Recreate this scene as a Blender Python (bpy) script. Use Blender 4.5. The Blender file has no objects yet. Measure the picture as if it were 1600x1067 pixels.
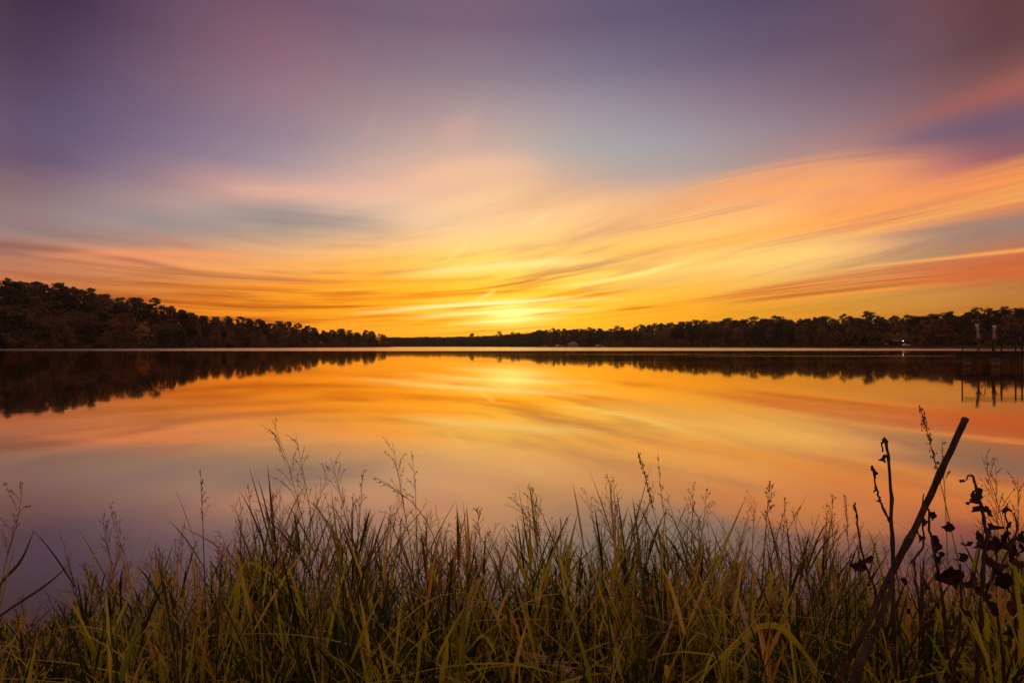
import bpy, bmesh, math, random
import numpy as np
from mathutils import Vector, Matrix

R = math.radians
rng = np.random.default_rng(7)
random.seed(7)
scene = bpy.context.scene
COL = scene.collection

# ------------------------------------------------------------------ camera
F = 889.0            # focal length in photo pixels (20 mm on 36 mm, 1600 px wide)
HOR = 541.0          # row of the horizon in the photo
CAMZ = 1.10          # lens height above the lake
cam_d = bpy.data.cameras.new('camera')
cam = bpy.data.objects.new('camera', cam_d)
COL.objects.link(cam)
cam.location = (0, 0, CAMZ)
cam.rotation_euler = (R(90), 0, 0)
cam_d.sensor_width = 36.0
cam_d.lens = F / 1600 * 36
cam_d.shift_y = (HOR - 533.5) / 1600
cam_d.clip_start = 0.05
cam_d.clip_end = 20000
cam_d.dof.use_dof = False
scene.camera = cam

def at(px, py, Y):
    """world point that lies Y metres in front of the lens under photo pixel (px, py)"""
    return Vector(((px - 800) / F * Y, Y, CAMZ + (HOR - py) / F * Y))

def azel(px, py):
    x = (px - 800) / F
    return math.degrees(math.atan(x)), math.degrees(math.atan((HOR - py) / F * math.cos(math.atan(x))))

# ------------------------------------------------------------------ colour management and sampling
vs = scene.view_settings
vs.view_transform = 'Standard'
vs.look = 'None'
vs.exposure = 0.0
vs.gamma = 1.0
vs.use_curve_mapping = False
scene.render.engine = 'CYCLES'
cy = scene.cycles
cy.max_bounces = 6
cy.diffuse_bounces = 2
cy.glossy_bounces = 3
cy.transmission_bounces = 3
cy.transparent_max_bounces = 6
cy.volume_bounces = 0
cy.caustics_reflective = False
cy.caustics_refractive = False
cy.use_adaptive_sampling = True
cy.adaptive_threshold = 0.02
cy.use_denoising = True
cy.sample_clamp_indirect = 4.0

def lin(c):
    return tuple((v / 255 / 12.92) if v / 255 <= 0.04045 else ((v / 255 + 0.055) / 1.055) ** 2.4 for v in c)

# ------------------------------------------------------------------ node helper
class Val:
    def __init__(s, g, sock): s.g, s.s = g, sock
    def __add__(s, o): return s.g.m('ADD', s, o)
    __radd__ = __add__
    def __sub__(s, o): return s.g.m('SUBTRACT', s, o)
    def __rsub__(s, o): return s.g.m('SUBTRACT', o, s)
    def __mul__(s, o): return s.g.m('MULTIPLY', s, o)
    __rmul__ = __mul__
    def __truediv__(s, o): return s.g.m('DIVIDE', s, o)
    def __rtruediv__(s, o): return s.g.m('DIVIDE', o, s)
class Graph:
    def __init__(g, tree):
        g.t = tree; g.n = tree.nodes; g.l = tree.links
    def put(g, sock, v):
        if isinstance(v, Val): g.l.new(v.s, sock)
        else: sock.default_value = v
    def m(g, op, a, b=None, c=None, clamp=False):
        n = g.n.new('ShaderNodeMath'); n.operation = op; n.use_clamp = clamp
        g.put(n.inputs[0], a)
        if b is not None: g.put(n.inputs[1], b)
        if c is not None: g.put(n.inputs[2], c)
        return Val(g, n.outputs[0])
    def sstep(g, x, a, b):
        n = g.n.new('ShaderNodeMapRange'); n.interpolation_type = 'SMOOTHSTEP'
        g.put(n.inputs['Value'], x); n.inputs['From Min'].default_value = a; n.inputs['From Max'].default_value = b
        return Val(g, n.outputs[0])
    def lstep(g, x, a, b, c=0.0, d=1.0):
        n = g.n.new('ShaderNodeMapRange')
        g.put(n.inputs['Value'], x)
        for k, v in zip(('From Min', 'From Max', 'To Min', 'To Max'), (a, b, c, d)): n.inputs[k].default_value = v
        return Val(g, n.outputs[0])
    def xyz(g, x, y, z=0.0):
        n = g.n.new('ShaderNodeCombineXYZ')
        for i, v in enumerate((x, y, z)): g.put(n.inputs[i], v)
        return Val(g, n.outputs[0])
    def sep(g, v):
        n = g.n.new('ShaderNodeSeparateXYZ'); g.put(n.inputs[0], v)
        return [Val(g, o) for o in n.outputs]
    def noise(g, vec, scale=1.0, detail=2.0, rough=0.5, dist=0.0, dims='2D', color=False):
        n = g.n.new('ShaderNodeTexNoise'); n.noise_dimensions = dims
        if vec is not None: g.put(n.inputs['Vector'], vec)
        n.inputs['Scale'].default_value = scale; n.inputs['Detail'].default_value = detail
        n.inputs['Roughness'].default_value = rough; n.inputs['Distortion'].default_value = dist
        return Val(g, n.outputs['Color' if color else 'Fac'])
    def mix(g, f, a, b, mode='MIX'):
        n = g.n.new('ShaderNodeMix'); n.data_type = 'RGBA'; n.blend_type = mode
        g.put(n.inputs[0], f)
        for i, v in ((6, a), (7, b)):
            if not isinstance(v, Val) and len(v) == 3: v = (*v, 1.0)
            g.put(n.inputs[i], v)
        return Val(g, n.outputs[2])
    def ramp(g, f, stops, interp='LINEAR'):
        n = g.n.new('ShaderNodeValToRGB'); r = n.color_ramp; r.interpolation = interp
        stops = sorted(stops, key=lambda s: s[0])
        r.elements[0].position = stops[0][0]; r.elements[0].color = (*stops[0][1], 1)
        r.elements[1].position = stops[-1][0]; r.elements[1].color = (*stops[-1][1], 1)
        for p, c in stops[1:-1]:
            e = r.elements.new(p); e.color = (*c, 1)
        g.put(n.inputs[0], f)
        return Val(g, n.outputs[0])
    def vm(g, op, a, b=None, scale=None):
        n = g.n.new('ShaderNodeVectorMath'); n.operation = op
        g.put(n.inputs[0], a)
        if b is not None: g.put(n.inputs[1], b)
        if scale is not None: g.put(n.inputs['Scale'], scale)
        return Val(g, n.outputs[0])

# ------------------------------------------------------------------ the evening sky
world = bpy.data.worlds.new('World')
scene.world = world
world.use_nodes = True
world.cycles.sampling_method = 'MANUAL'
world.cycles.sample_map_resolution = 256
g = Graph(world.node_tree)
for n in list(g.n): g.n.remove(n)
tc = g.n.new('ShaderNodeTexCoord')
dx, dy, dz = g.sep(Val(g, tc.outputs['Generated']))
az = g.m('ARCTAN2', dx, dy) * (180 / math.pi)          # degrees, 0 = towards the sunset
el = g.m('ARCSINE', dz) * (180 / math.pi)

# colour of the dusk sky over azimuth and elevation
PXC = [0, 150, 300, 450, 600, 750, 900, 1050, 1200, 1350, 1475, 1600]
SKY = {
 15: [(50,36,62),(72,54,86),(110,74,98),(122,84,106),(114,92,118),(126,92,116),(102,88,118),(94,84,116),(84,72,106),(96,70,94),(116,76,84),(82,46,52)],
 60: [(58,42,72),(84,64,100),(122,88,110),(134,96,114),(124,100,124),(128,102,124),(106,96,126),(98,88,120),(98,80,112),(108,80,100),(112,76,86),(88,52,58)],
 120: [(76,58,88),(100,78,112),(130,98,118),(156,116,124),(146,120,134),(144,128,140),(132,124,144),(122,112,138),(120,98,122),(118,92,110),(118,82,92),(150,82,72)],
 180: [(84,70,106),(100,86,124),(130,108,134),(154,124,138),(168,142,146),(184,156,154),(160,154,162),(152,140,154),(148,124,138),(142,112,124),(148,100,102),(120,84,98)],
 220: [(98,80,108),(110,94,126),(138,116,140),(152,132,150),(186,162,156),(212,174,158),(168,168,170),(164,158,164),(158,140,146),(152,120,130),(132,104,118),(104,86,112)],
 260: [(120,94,110),(122,104,130),(144,126,146),(170,150,160),(200,172,166),(232,186,160),(176,174,172),(166,164,170),(176,146,142),(226,148,116),(186,116,110),(186,106,96)],
 290: [(136,106,114),(146,120,132),(190,152,148),(224,174,158),(246,194,168),(255,202,150),(224,176,150),(196,166,152),(244,166,116),(255,172,100),(226,140,104),(252,154,84)],
 320: [(146,120,124),(158,136,142),(180,156,154),(196,172,162),(230,194,174),(250,206,162),(250,200,144),(246,188,136),(248,184,124),(240,156,106),(250,160,96),(226,138,92)],
 350: [(150,130,132),(154,140,144),(156,146,150),(166,156,154),(222,192,170),(248,212,166),(254,206,146),(255,198,122),(255,192,112),(246,160,98),(190,140,108),(150,122,116)],
 380: [(160,128,122),(172,142,132),(190,152,134),(206,172,142),(246,200,150),(254,220,150),(254,208,128),(255,202,112),(255,208,124),(244,186,132),(188,154,126),(180,124,98)],
 405: [(178,116,94),(226,146,104),(236,164,112),(240,184,126),(252,196,110),(255,224,120),(255,206,98),(252,208,122),(255,218,140),(214,176,126),(176,138,104),(206,118,78)],
 430: [(196,124,88),(200,132,92),(214,150,96),(236,172,92),(255,190,70),(255,216,100),(255,224,120),(244,206,120),(232,190,116),(216,160,100),(210,124,74),(190,116,72)],
 455: [(200,120,70),(200,120,60),(222,138,60),(244,156,40),(252,178,30),(255,210,60),(255,206,60),(248,196,80),(228,176,80),(212,160,84),(200,144,80),(190,124,66)],
 480: [(205,125,50),(215,130,40),(228,136,30),(240,160,24),(252,184,30),(255,228,100),(255,214,70),(246,184,44),(226,164,50),(208,146,56),(198,134,52),(186,118,48)],
 505: [(210,130,40),(220,130,30),(228,136,24),(240,160,16),(252,180,16),(255,206,40),(255,200,36),(244,176,24),(224,156,34),(206,136,40),(196,124,40),(184,112,40)],
 541: [(200,120,36),(210,122,26),(220,130,20),(238,152,12),(250,172,10),(255,190,20),(255,188,18),(240,166,16),(220,148,28),(200,130,36),(190,120,36),(180,108,36)],
}
ROWS = sorted(SKY)
TAB = np.array([SKY[r] for r in ROWS], float)
def table(px, py):
    px = min(max(px, 0), 1600); py = min(max(py, 15), 541)
    i = min(max(np.searchsorted(ROWS, py) - 1, 0), len(ROWS) - 2)
    j = min(max(np.searchsorted(PXC, px) - 1, 0), len(PXC) - 2)
    v = (py - ROWS[i]) / (ROWS[i + 1] - ROWS[i]); u = (px - PXC[j]) / (PXC[j + 1] - PXC[j])
    c = (TAB[i, j] * (1 - u) + TAB[i, j + 1] * u) * (1 - v) + (TAB[i + 1, j] * (1 - u) + TAB[i + 1, j + 1] * u) * v
    if py < 240:                                             # high sky is greyer, mauve rather than violet
        q = min((240 - py) / 80, 1) * .16; c = c * (1 - q) + q * (c.mean() * np.array([1.10, .96, 1.0]))
    return np.array(lin(c))
EL = [0, 1.3, 2.6, 4.0, 5.6, 7.2, 8.8, 10.4, 12.2, 14.2, 16.4, 19, 22, 25.5, 29.5, 34]
AZ = [-42, -36.5, -31, -26, -21, -16, -11, -6, -1, 4, 9, 14, 19, 24, 29, 33, 37, 42]
BACK = [(0, (196, 142, 112)), (8, (200, 148, 118)), (16, (192, 146, 128)), (25, (172, 134, 130)), (40, (150, 120, 126))]
def back(e):
    es = [b[0] for b in BACK]
    return np.array(lin([np.interp(e, es, [b[1][k] for b in BACK]) for k in range(3)]))
acc = None
u = az / 360 + 0.5
for i, e in enumerate(EL):
    stops = []
    for a in AZ:
        px = 800 + F * math.tan(R(a)); py = HOR - F * math.tan(R(e)) / math.cos(R(a))
        stops.append(((a + 180) / 360, tuple(table(px, py))))
    lo, hi, bk = np.array(stops[0][1]), np.array(stops[-1][1]), back(e)
    for d, w in ((60, .6), (85, .25), (115, .05)):
        stops.append(((180 - d) / 360, tuple(lo * w + bk * (1 - w))))
        stops.append(((180 + d) / 360, tuple(hi * w + bk * (1 - w))))
    stops += [(0.0, tuple(bk)), (1.0, tuple(bk))]
    c = g.ramp(u, stops, 'CARDINAL' if e < 15 else 'B_SPLINE')
    acc = c if acc is None else g.mix(g.sstep(el, EL[i - 1], e) if False else g.lstep(el, EL[i - 1], e), acc, c)
acc = g.mix(g.sstep(el, 34, 75), acc, lin((146, 118, 126)))
base = acc

# high thin cloud drawn out into long streaks by the wind: they run level at the left and fan upwards to the right
azc = az + 19.0
lns = g.m('MULTIPLY_ADD', g.m('SQRT', g.m('MULTIPLY_ADD', azc, azc, 144.0)), 0.0155, azc * 0.0045)
v = g.m('LOGARITHM', g.m('MAXIMUM', el, 0.0) + 1.2, math.e) - lns
warp = g.noise(g.xyz(az * 0.06, v * 1.6), 1.0, 1.0) - 0.5
vw = g.m('MULTIPLY_ADD', warp, 0.09, v)
n_a = g.noise(g.xyz(az * 0.058 + 3.1, vw * 6.0), 1.0, 3.0, 0.55)
n_b = g.noise(g.xyz(az * 0.10 + 9.0, vw * 15.0), 1.0, 2.0, 0.6)
strength = (1.0 - g.sstep(el, 6, 20)) * g.lstep(el, 0.0, 2.0, 0.7, 1.0)
front = 1.0 - g.sstep(g.m('ABSOLUTE', az), 55, 100)
fine = 1.0 - g.sstep(el, 5, 14)
clear = 1.0 - g.sstep(az, 8, 18) * (1.0 - g.sstep(el, 5.0, 7.5)) * 0.8     # clear amber air low on the right
k = ((n_a - 0.5) * g.lstep(el, 5, 11, 2.0, 1.35) + (n_b - 0.5) * fine * g.lstep(g.m('ABSOLUTE', az), 8, 26, 1.5, 0.7)) * strength * front * clear
up = g.m('MAXIMUM', k, 0.0); dn = g.m('MAXIMUM', 0.0 - k, 0.0)
gap = g.mix(g.sstep(el, 4.5, 10), g.mix(1.0, base, (0.62, 0.40, 0.32), 'MULTIPLY'), g.mix(0.4, g.mix(1.0, base, (0.80, 0.66, 0.74), 'MULTIPLY'), lin((164, 140, 148))))
col = g.mix(g.m('MULTIPLY', dn, 1.9, clamp=True), base, gap)
col = g.mix(g.m('MULTIPLY', up, 1.6, clamp=True), col, g.mix(1.0, col, (1.20, 1.06, 1.03), 'MULTIPLY'))

def stroke(col, pts, hw, c, amt=1.0, fade=(4, 4), lines=0.0, mode='MIX', edge=None):
    """one named streak of cloud: a bowed band through three sky directions, with its own colour"""
    P = [azel(*p) for p in pts]
    A = np.array([[p[0] ** 2, p[0], 1] for p in P]); A, B, C = np.linalg.solve(A, [p[1] for p in P])
    kdeg = 180 / math.pi / F * 0.9
    h0, h1 = (hw if isinstance(hw, tuple) else (hw, hw))
    a0, a1 = P[0][0], P[-1][0]
    if fade[0] < 0.5: a0 -= 8
    if fade[1] < 0.3: a1 += 12
    ac, aw = (a0 + a1) / 2, (a1 - a0) / 2
    mid = g.m('MULTIPLY_ADD', g.m('MULTIPLY_ADD', az, A, B), az, C)
    d = el - mid
    if h0 == h1:
        d = d * (1 / (h0 * kdeg))
    else:
        i0, i1 = 1 / (h0 * kdeg), 1 / (h1 * kdeg)
        sl = (i1 - i0) / (P[-1][0] - P[0][0])
        d = d * g.m('MAXIMUM', g.m('MULTIPLY_ADD', az, sl, i0 - sl * P[0][0]), 0.6 * min(i0, i1))
    if edge: d = g.m('MAXIMUM', d * edge[0], d * -edge[1])
    z = g.m('MULTIPLY_ADD', az, 1 / (aw * 0.86), -ac / (aw * 0.86))
    z2 = z * z
    w = g.m('POWER', 0.3679, g.m('MULTIPLY_ADD', z2, z2, d * d))
    if lines:
        nn = g.noise(g.xyz(az * 0.05, d * 1.6), 1.0, 1.0, 0.6)
        w = w * g.lstep(nn, 0.5 - 0.18 / lines, 0.5 + 0.12 / lines, 0, amt)
    elif amt != 1.0:
        w = w * amt
    return g.mix(w, col, lin(c), mode)

# right-hand cloud bank: sharp above, feathered below, then bright sharp-bottomed bands
col = stroke(col, [(1000, 322), (1250, 268), (1480, 250)], (26, 44), (255, 172, 104), .8, (10, 8), 0.55, edge=(2.2, .7))
col = stroke(col, [(1130, 378), (1400, 318), (1660, 262)], (9, 26), (255, 160, 84), .9, (8, 0), 0.7)
col = stroke(col, [(1120, 396), (1350, 352), (1640, 288)], (7, 13), (214, 118, 84), .75, (8, 0), 1.2)
col = stroke(col, [(1200, 398), (1400, 352), (1660, 296)], (6, 14), (255, 186, 96), .85, (8, 0), .6, edge=(.7, 2.6))
col = stroke(col, [(980, 432), (1150, 414), (1350, 386)], (12, 18), (255, 216, 128), .85, (6, 6), 0, edge=(.7, 2.4))
col = stroke(col, [(1000, 400), (1200, 366), (1420, 322)], (14, 18), (255, 182, 86), .7, (8, 6), .8)
col = stroke(col, [(940, 372), (1080, 342), (1240, 306)], (6, 8), (196, 150, 128), .5, (6, 6), 1.0)
col = stroke(col, [(1330, 376), (1470, 358), (1660, 336)], (8, 18), (158, 130, 120), .8, (8, 0), 0, edge=(2.0, .8))
col = stroke(col, [(1380, 197), (1500, 165), (1660, 116)], (10, 24), (178, 98, 84), .55, (9, 0))
col = stroke(col, [(1330, 246), (1480, 210), (1660, 170)], (14, 26), (104, 86, 116), .5, (9, 0))
# pale peach bank over the middle and its fading left wing
col = stroke(col, [(640, 280), (780, 258), (860, 262)], (22, 26), (248, 196, 162), .5, (5, 4), 0, edge=(1.5, .8))
col = stroke(col, [(300, 300), (520, 296), (760, 288)], (14, 20), (242, 184, 160), .55, (8, 6), .4, edge=(1.6, .9))
col = stroke(col, [(640, 352), (780, 346), (940, 330)], (18, 18), (252, 206, 158), .5, (6, 6), .6)
col = stroke(col, [(680, 215), (716, 205), (752, 190)], (20, 24), (214, 172, 160), .4, (1.4, 1.4))
col = stroke(col, [(548, 240), (568, 218), (590, 180)], (16, 16), (190, 152, 152), .45, (.8, .8))
# the long dark red bars low on the right
col = stroke(col, [(1035, 478), (1300, 447), (1660, 415)], (6, 18), (212, 98, 40), 1.0, (5, 0), 1.2, edge=(1.0, 1.5))
col = stroke(col, [(1060, 474), (1300, 434), (1660, 385)], (4, 11), (206, 108, 66), 1.0, (8, 0), 1.1, edge=(1.4, 1.0))
col = stroke(col, [(1130, 474), (1300, 456), (1450, 441)], (2.5, 5), (176, 96, 40), .7, (4, 5))
col = stroke(col, [(1250, 428), (1400, 412), (1660, 384)], (1.8, 3.0), (255, 176, 96), .8, (5, 0))
col = stroke(col, [(1130, 482), (1300, 461), (1480, 444)], (2, 3), (250, 158, 62), .8, (5, 6))
# bright edge and sunset core
col = stroke(col, [(860, 450), (980, 432), (1090, 404)], (5, 4), (255, 240, 160), .9, (4, 3))
col = stroke(col, [(900, 452), (1010, 445), (1100, 425)], (6, 9), (214, 186, 130), .55, (4, 3))
col = stroke(col, [(560, 490), (760, 474), (960, 467)], (3.5, 4), (255, 250, 205), .95, (7, 6))
col = stroke(col, [(640, 496), (800, 487), (930, 484)], (4, 4), (255, 248, 190), .9, (5, 5))
col = stroke(col, [(700, 508), (800, 501), (900, 493)], (4, 4), (255, 252, 205), .85, (3, 3), .8)
col = stroke(col, [(620, 430), (780, 416), (960, 402)], (8, 9), (255, 244, 180), .7, (6, 6))
col = stroke(col, [(520, 470), (680, 462), (860, 452)], (4, 3.5), (224, 128, 18), .95, (6, 6), .8)
col = stroke(col, [(800, 476), (900, 466), (990, 452)], (3, 4), (232, 134, 18), .95, (4, 4), .8)
col = stroke(col, [(900, 500), (1010, 488), (1090, 480)], (3, 3), (240, 146, 20), .7, (4, 3), .8)
col = stroke(col, [(735, 474), (752, 466), (776, 453)], (2.5, 4), (255, 236, 150), .8, (.5, .6))
col = stroke(col, [(690, 412), (712, 396), (735, 378)], (5, 6), (255, 236, 170), .35, (.6, .8))
col = stroke(col, [(818, 352), (840, 344), (865, 330)], (5, 5), (255, 224, 170), .4, (.6, .8))
# left: thin grey-brown bars over the wood, grey gap, pink patch
col = stroke(col, [(-60, 380), (150, 398), (330, 432)], (7, 4), (140, 94, 84), .7, (0.1, 7))
col = stroke(col, [(120, 412), (350, 432), (560, 440)], (6, 5), (186, 118, 76), .85, (7, 7), .8)
col = stroke(col, [(200, 446), (400, 452), (640, 460)], (5, 4), (204, 116, 34), .9, (6, 7), .8)
col = stroke(col, [(280, 474), (430, 480), (600, 478)], (4, 3), (176, 94, 20), .95, (6, 6), .7)
col = stroke(col, [(230, 370), (270, 378), (312, 392)], (5, 4), (196, 132, 112), .55, (1, 1))
col = stroke(col, [(60, 400), (240, 396), (420, 404)], (6, 6), (250, 158, 104), .6, (7, 7))
col = stroke(col, [(320, 334), (470, 344), (640, 360)], (20, 20), (140, 136, 142), .7, (5, 6), .3)
col = stroke(col, [(300, 420), (480, 412), (700, 398)], (5, 6), (255, 176, 92), .55, (6, 6), .9)
col = stroke(col, [(380, 492), (520, 494), (680, 492)], (3, 3), (214, 120, 14), .6, (6, 6), .9)
col = stroke(col, [(430, 456), (560, 452), (700, 440)], (3, 4), (255, 206, 70), .6, (6, 6), .9)
col = stroke(col, [(480, 436), (620, 440), (780, 434)], (4, 4), (250, 160, 40), .6, (6, 6), .9)
col = stroke(col, [(860, 408), (960, 396), (1060, 378)], (4, 6), (250, 168, 60), .5, (5, 5), .9)
col = stroke(col, [(-60, 456), (120, 462), (300, 470)], (3, 4), (176, 98, 52), .5, (.1, 6))

# the clear air itself is brightest low down around the sunset
wide = g.m('POWER', 0.3679, g.m('POWER', az / 34.0, 2.0) + g.m('POWER', (el - 2.0) / 9.0, 2.0))
col = g.mix(wide, col, g.mix(1.0, col, (1.24, 0.97, 0.52), 'MULTIPLY'))
# (bars of cloud catch the colour)
# glow round the place where the sun has just gone down
ga, ge = azel(800, 492)
d2 = g.m('POWER', (az - ga) / 9.0, 2.0) + g.m('POWER', (el - ge) / 3.4, 2.0)
gl = g.m('EXPONENT', d2 * -1.0)
d3 = g.m('POWER', (az - ga) / 2.8, 2.0) + g.m('POWER', (el - ge) / 1.0, 2.0)
gl2 = g.m('EXPONENT', d3 * -1.0)
col = g.vm('ADD', col, g.vm('SCALE', (0.10, 0.03, 0.0), scale=gl * front))
col = g.vm('ADD', col, g.vm('SCALE', (0.42, 0.40, 0.20), scale=gl2 * front))
# clear air high up, from the physical sky model with the sun on the horizon
SUN_EL, SUN_AZ = R(0.25), R(0.5)
nish = g.n.new('ShaderNodeTexSky'); nish.sky_type = 'NISHITA'; nish.sun_disc = False
nish.sun_elevation = SUN_EL; nish.sun_rotation = SUN_AZ; nish.air_density = 1.2; nish.dust_density = 2.0
col = g.vm('ADD', col, g.vm('SCALE', Val(g, nish.outputs[0]), scale=0.001))
bg = g.n.new('ShaderNodeBackground')
g.put(bg.inputs['Color'], col); bg.inputs['Strength'].default_value = 1.0
wo = g.n.new('ShaderNodeOutputWorld')
g.l.new(bg.outputs[0], wo.inputs['Surface'])

# the last of the sun, soft and weak, low over the far shore
sun_d = bpy.data.lights.new('sun', 'SUN')
sun_d.energy = 0.4; sun_d.angle = R(0.53); sun_d.color = (1.0, 0.72, 0.35)
sun = bpy.data.objects.new('sun', sun_d); COL.objects.link(sun)
sun.rotation_euler = Vector((-math.sin(SUN_AZ) * math.cos(SUN_EL), -math.cos(SUN_AZ) * math.cos(SUN_EL), -math.sin(SUN_EL))).to_track_quat('-Z', 'Y').to_euler()

# ------------------------------------------------------------------ object helpers
def tag(o, label=None, cat=None, group=None, kind=None):
    if label: o['label'] = label
    if cat: o['category'] = cat
    if group: o['group'] = group
    if kind: o['kind'] = kind
    return o
def link(name, me, mat=None, parent=None):
    o = bpy.data.objects.new(name, me); COL.objects.link(o)
    if mat is not None and me is not None and not me.materials: me.materials.append(mat)
    if parent is not None: o.parent = parent
    return o
def empty(name, loc, rz=0.0):
    o = bpy.data.objects.new(name, None); COL.objects.link(o)
    o.empty_display_size = 0.2; o.location = loc; o.rotation_euler = (0, 0, rz)
    return o
def pymesh(name, verts, faces, smooth=False, attr=None):
    me = bpy.data.meshes.new(name)
    me.from_pydata([tuple(v) for v in verts], [], [tuple(int(i) for i in f) for f in faces]); me.update()
    if smooth: me.polygons.foreach_set('use_smooth', [True] * len(me.polygons))
    if attr is not None:
        a = me.attributes.new('tint', 'FLOAT', 'POINT'); a.data.foreach_set('value', np.asarray(attr, np.float32))
    return me
class Geo:
    """collects verts and faces (numpy) of ONE object"""
    def __init__(s): s.v, s.f, s.a, s.n = [], [], [], 0
    def add(s, v, f, t=None):
        v = np.asarray(v, float).reshape(-1, 3)
        s.v.append(v); s.f.extend([tuple(i + s.n for i in q) for q in f]); s.a.append(np.full(len(v), 0.5 if t is None else t)); s.n += len(v)
    def box(s, lo, hi):
        x0, y0, z0 = lo; x1, y1, z1 = hi
        v = [(x0,y0,z0),(x1,y0,z0),(x1,y1,z0),(x0,y1,z0),(x0,y0,z1),(x1,y0,z1),(x1,y1,z1),(x0,y1,z1)]
        s.add(v, [(3,2,1,0),(4,5,6,7),(0,1,5,4),(1,2,6,5),(2,3,7,6),(3,0,4,7)]); return s
    def tube(s, pts, rad, n=6, t=None, cap=True):
        pts = np.asarray(pts, float); m = len(pts)
        rad = np.full(m, rad) if np.isscalar(rad) else np.asarray(rad, float)
        tan = np.gradient(pts, axis=0); tan /= np.linalg.norm(tan, axis=1)[:, None] + 1e-9
        ref = np.array([0.31, 0.95, 0.05]) if abs(tan[0, 2]) > 0.7 else np.array([0.05, 0.1, 1.0])
        u = np.cross(tan, ref); u /= np.linalg.norm(u, axis=1)[:, None] + 1e-9
        w = np.cross(tan, u)
        th = np.arange(n) * 2 * math.pi / n
        ring = pts[:, None, :] + rad[:, None, None] * (np.cos(th)[None, :, None] * u[:, None, :] + np.sin(th)[None, :, None] * w[:, None, :])
        f = []
        for i in range(m - 1):
            for j in range(n):
                k = (j + 1) % n
                f.append((i * n + j, i * n + k, (i + 1) * n + k, (i + 1) * n + j))
        if cap: f += [tuple(range(n))[::-1], tuple(range((m - 1) * n, m * n))]
        s.add(ring.reshape(-1, 3), f, t); return s
    def build(s, name, mat, parent=None, smooth=False, tint=False):
        me = pymesh(name, np.concatenate(s.v), s.f, smooth, np.concatenate(s.a) if tint else None)
        return link(name, me, mat, parent)

# ------------------------------------------------------------------ materials
def new_mat(name):
    m = bpy.data.materials.new(name); m.use_nodes = True
    gg = Graph(m.node_tree)
    for n in list(gg.n): gg.n.remove(n)
    out = gg.n.new('ShaderNodeOutputMaterial')
    return m, gg, out
def solid(name, c1, c2=None, scale=6.0, rough=0.8, bump=0.0, metal=0.0, stretch=(1, 1, 1), spec=0.3):
    m, gg, out = new_mat(name)
    tcn = gg.n.new('ShaderNodeTexCoord')
    v = gg.vm('MULTIPLY', Val(gg, tcn.outputs['Object']), stretch)
    nz = gg.noise(v, scale, 4.0, 0.6, 0.3, '3D')
    p = gg.n.new('ShaderNodeBsdfPrincipled')
    gg.put(p.inputs['Base Color'], gg.mix(gg.sstep(nz, .35, .65), c1, c2 or tuple(x * .6 for x in c1)))
    p.inputs['Roughness'].default_value = rough; p.inputs['Metallic'].default_value = metal
    p.inputs['Specular IOR Level'].default_value = spec
    if bump:
        b = gg.n.new('ShaderNodeBump'); b.inputs['Strength'].default_value = bump; b.inputs['Distance'].default_value = 0.02
        gg.put(b.inputs['Height'], nz); gg.l.new(b.outputs[0], p.inputs['Normal'])
    gg.l.new(p.outputs[0], out.inputs['Surface'])
    return m
def leafy(name, stops, transl=0.4, use='tint', rough=0.55, spec=0.25):
    """thin leaves: colour drawn from a ramp by a per-blade attribute or by object, light comes partly through"""
    m, gg, out = new_mat(name)
    if use == 'tint':
        a = gg.n.new('ShaderNodeAttribute'); a.attribute_name = 'tint'; f = Val(gg, a.outputs['Fac'])
    else:
        oi = gg.n.new('ShaderNodeObjectInfo'); tcn = gg.n.new('ShaderNodeTexCoord')
        nz = gg.noise(Val(gg, tcn.outputs['Object']), 0.35, 2.0, 0.6, 0, '3D')
        f = gg.m('MULTIPLY_ADD', nz - 0.5, 0.55, Val(gg, oi.outputs['Random']), clamp=True)
    c = gg.ramp(f, stops)
    p = gg.n.new('ShaderNodeBsdfPrincipled'); gg.put(p.inputs['Base Color'], c)
    p.inputs['Roughness'].default_value = rough; p.inputs['Specular IOR Level'].default_value = spec
    tr = gg.n.new('ShaderNodeBsdfTranslucent'); gg.put(tr.inputs['Color'], c)
    mx = gg.n.new('ShaderNodeMixShader'); mx.inputs[0].default_value = transl
    gg.l.new(p.outputs[0], mx.inputs[1]); gg.l.new(tr.outputs[0], mx.inputs[2]); gg.l.new(mx.outputs[0], out.inputs['Surface'])
    return m
M = {}
M['bark'] = solid('bark', (.06, .042, .03), (.03, .02, .014), 3, .9, .4, stretch=(1, 1, .2))
M['hardwood'] = leafy('hardwood_leaves', [(0, (.030, .034, .012)), (.25, (.060, .052, .020)), (.5, (.11, .074, .030)), (.7, (.17, .092, .040)), (.85, (.23, .12, .045)), (1, (.30, .165, .045))], .3, 'obj')
M['pine'] = leafy('pine_needles', [(0, (.036, .042, .018)), (.6, (.060, .056, .022)), (1, (.085, .066, .028))], .2, 'obj')
M['gold'] = leafy('golden_leaves', [(0, (.50, .24, .03)), (1, (.60, .30, .035))], .35, 'obj')
M['tan'] = leafy('tan_leaves', [(0, (.20, .125, .055)), (.5, (.22, .125, .055)), (1, (.25, .145, .06))], .3, 'obj')
M['rust'] = leafy('rust_leaves', [(0, (.20, .080, .038)), (1, (.24, .092, .038))], .3, 'obj')

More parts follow.
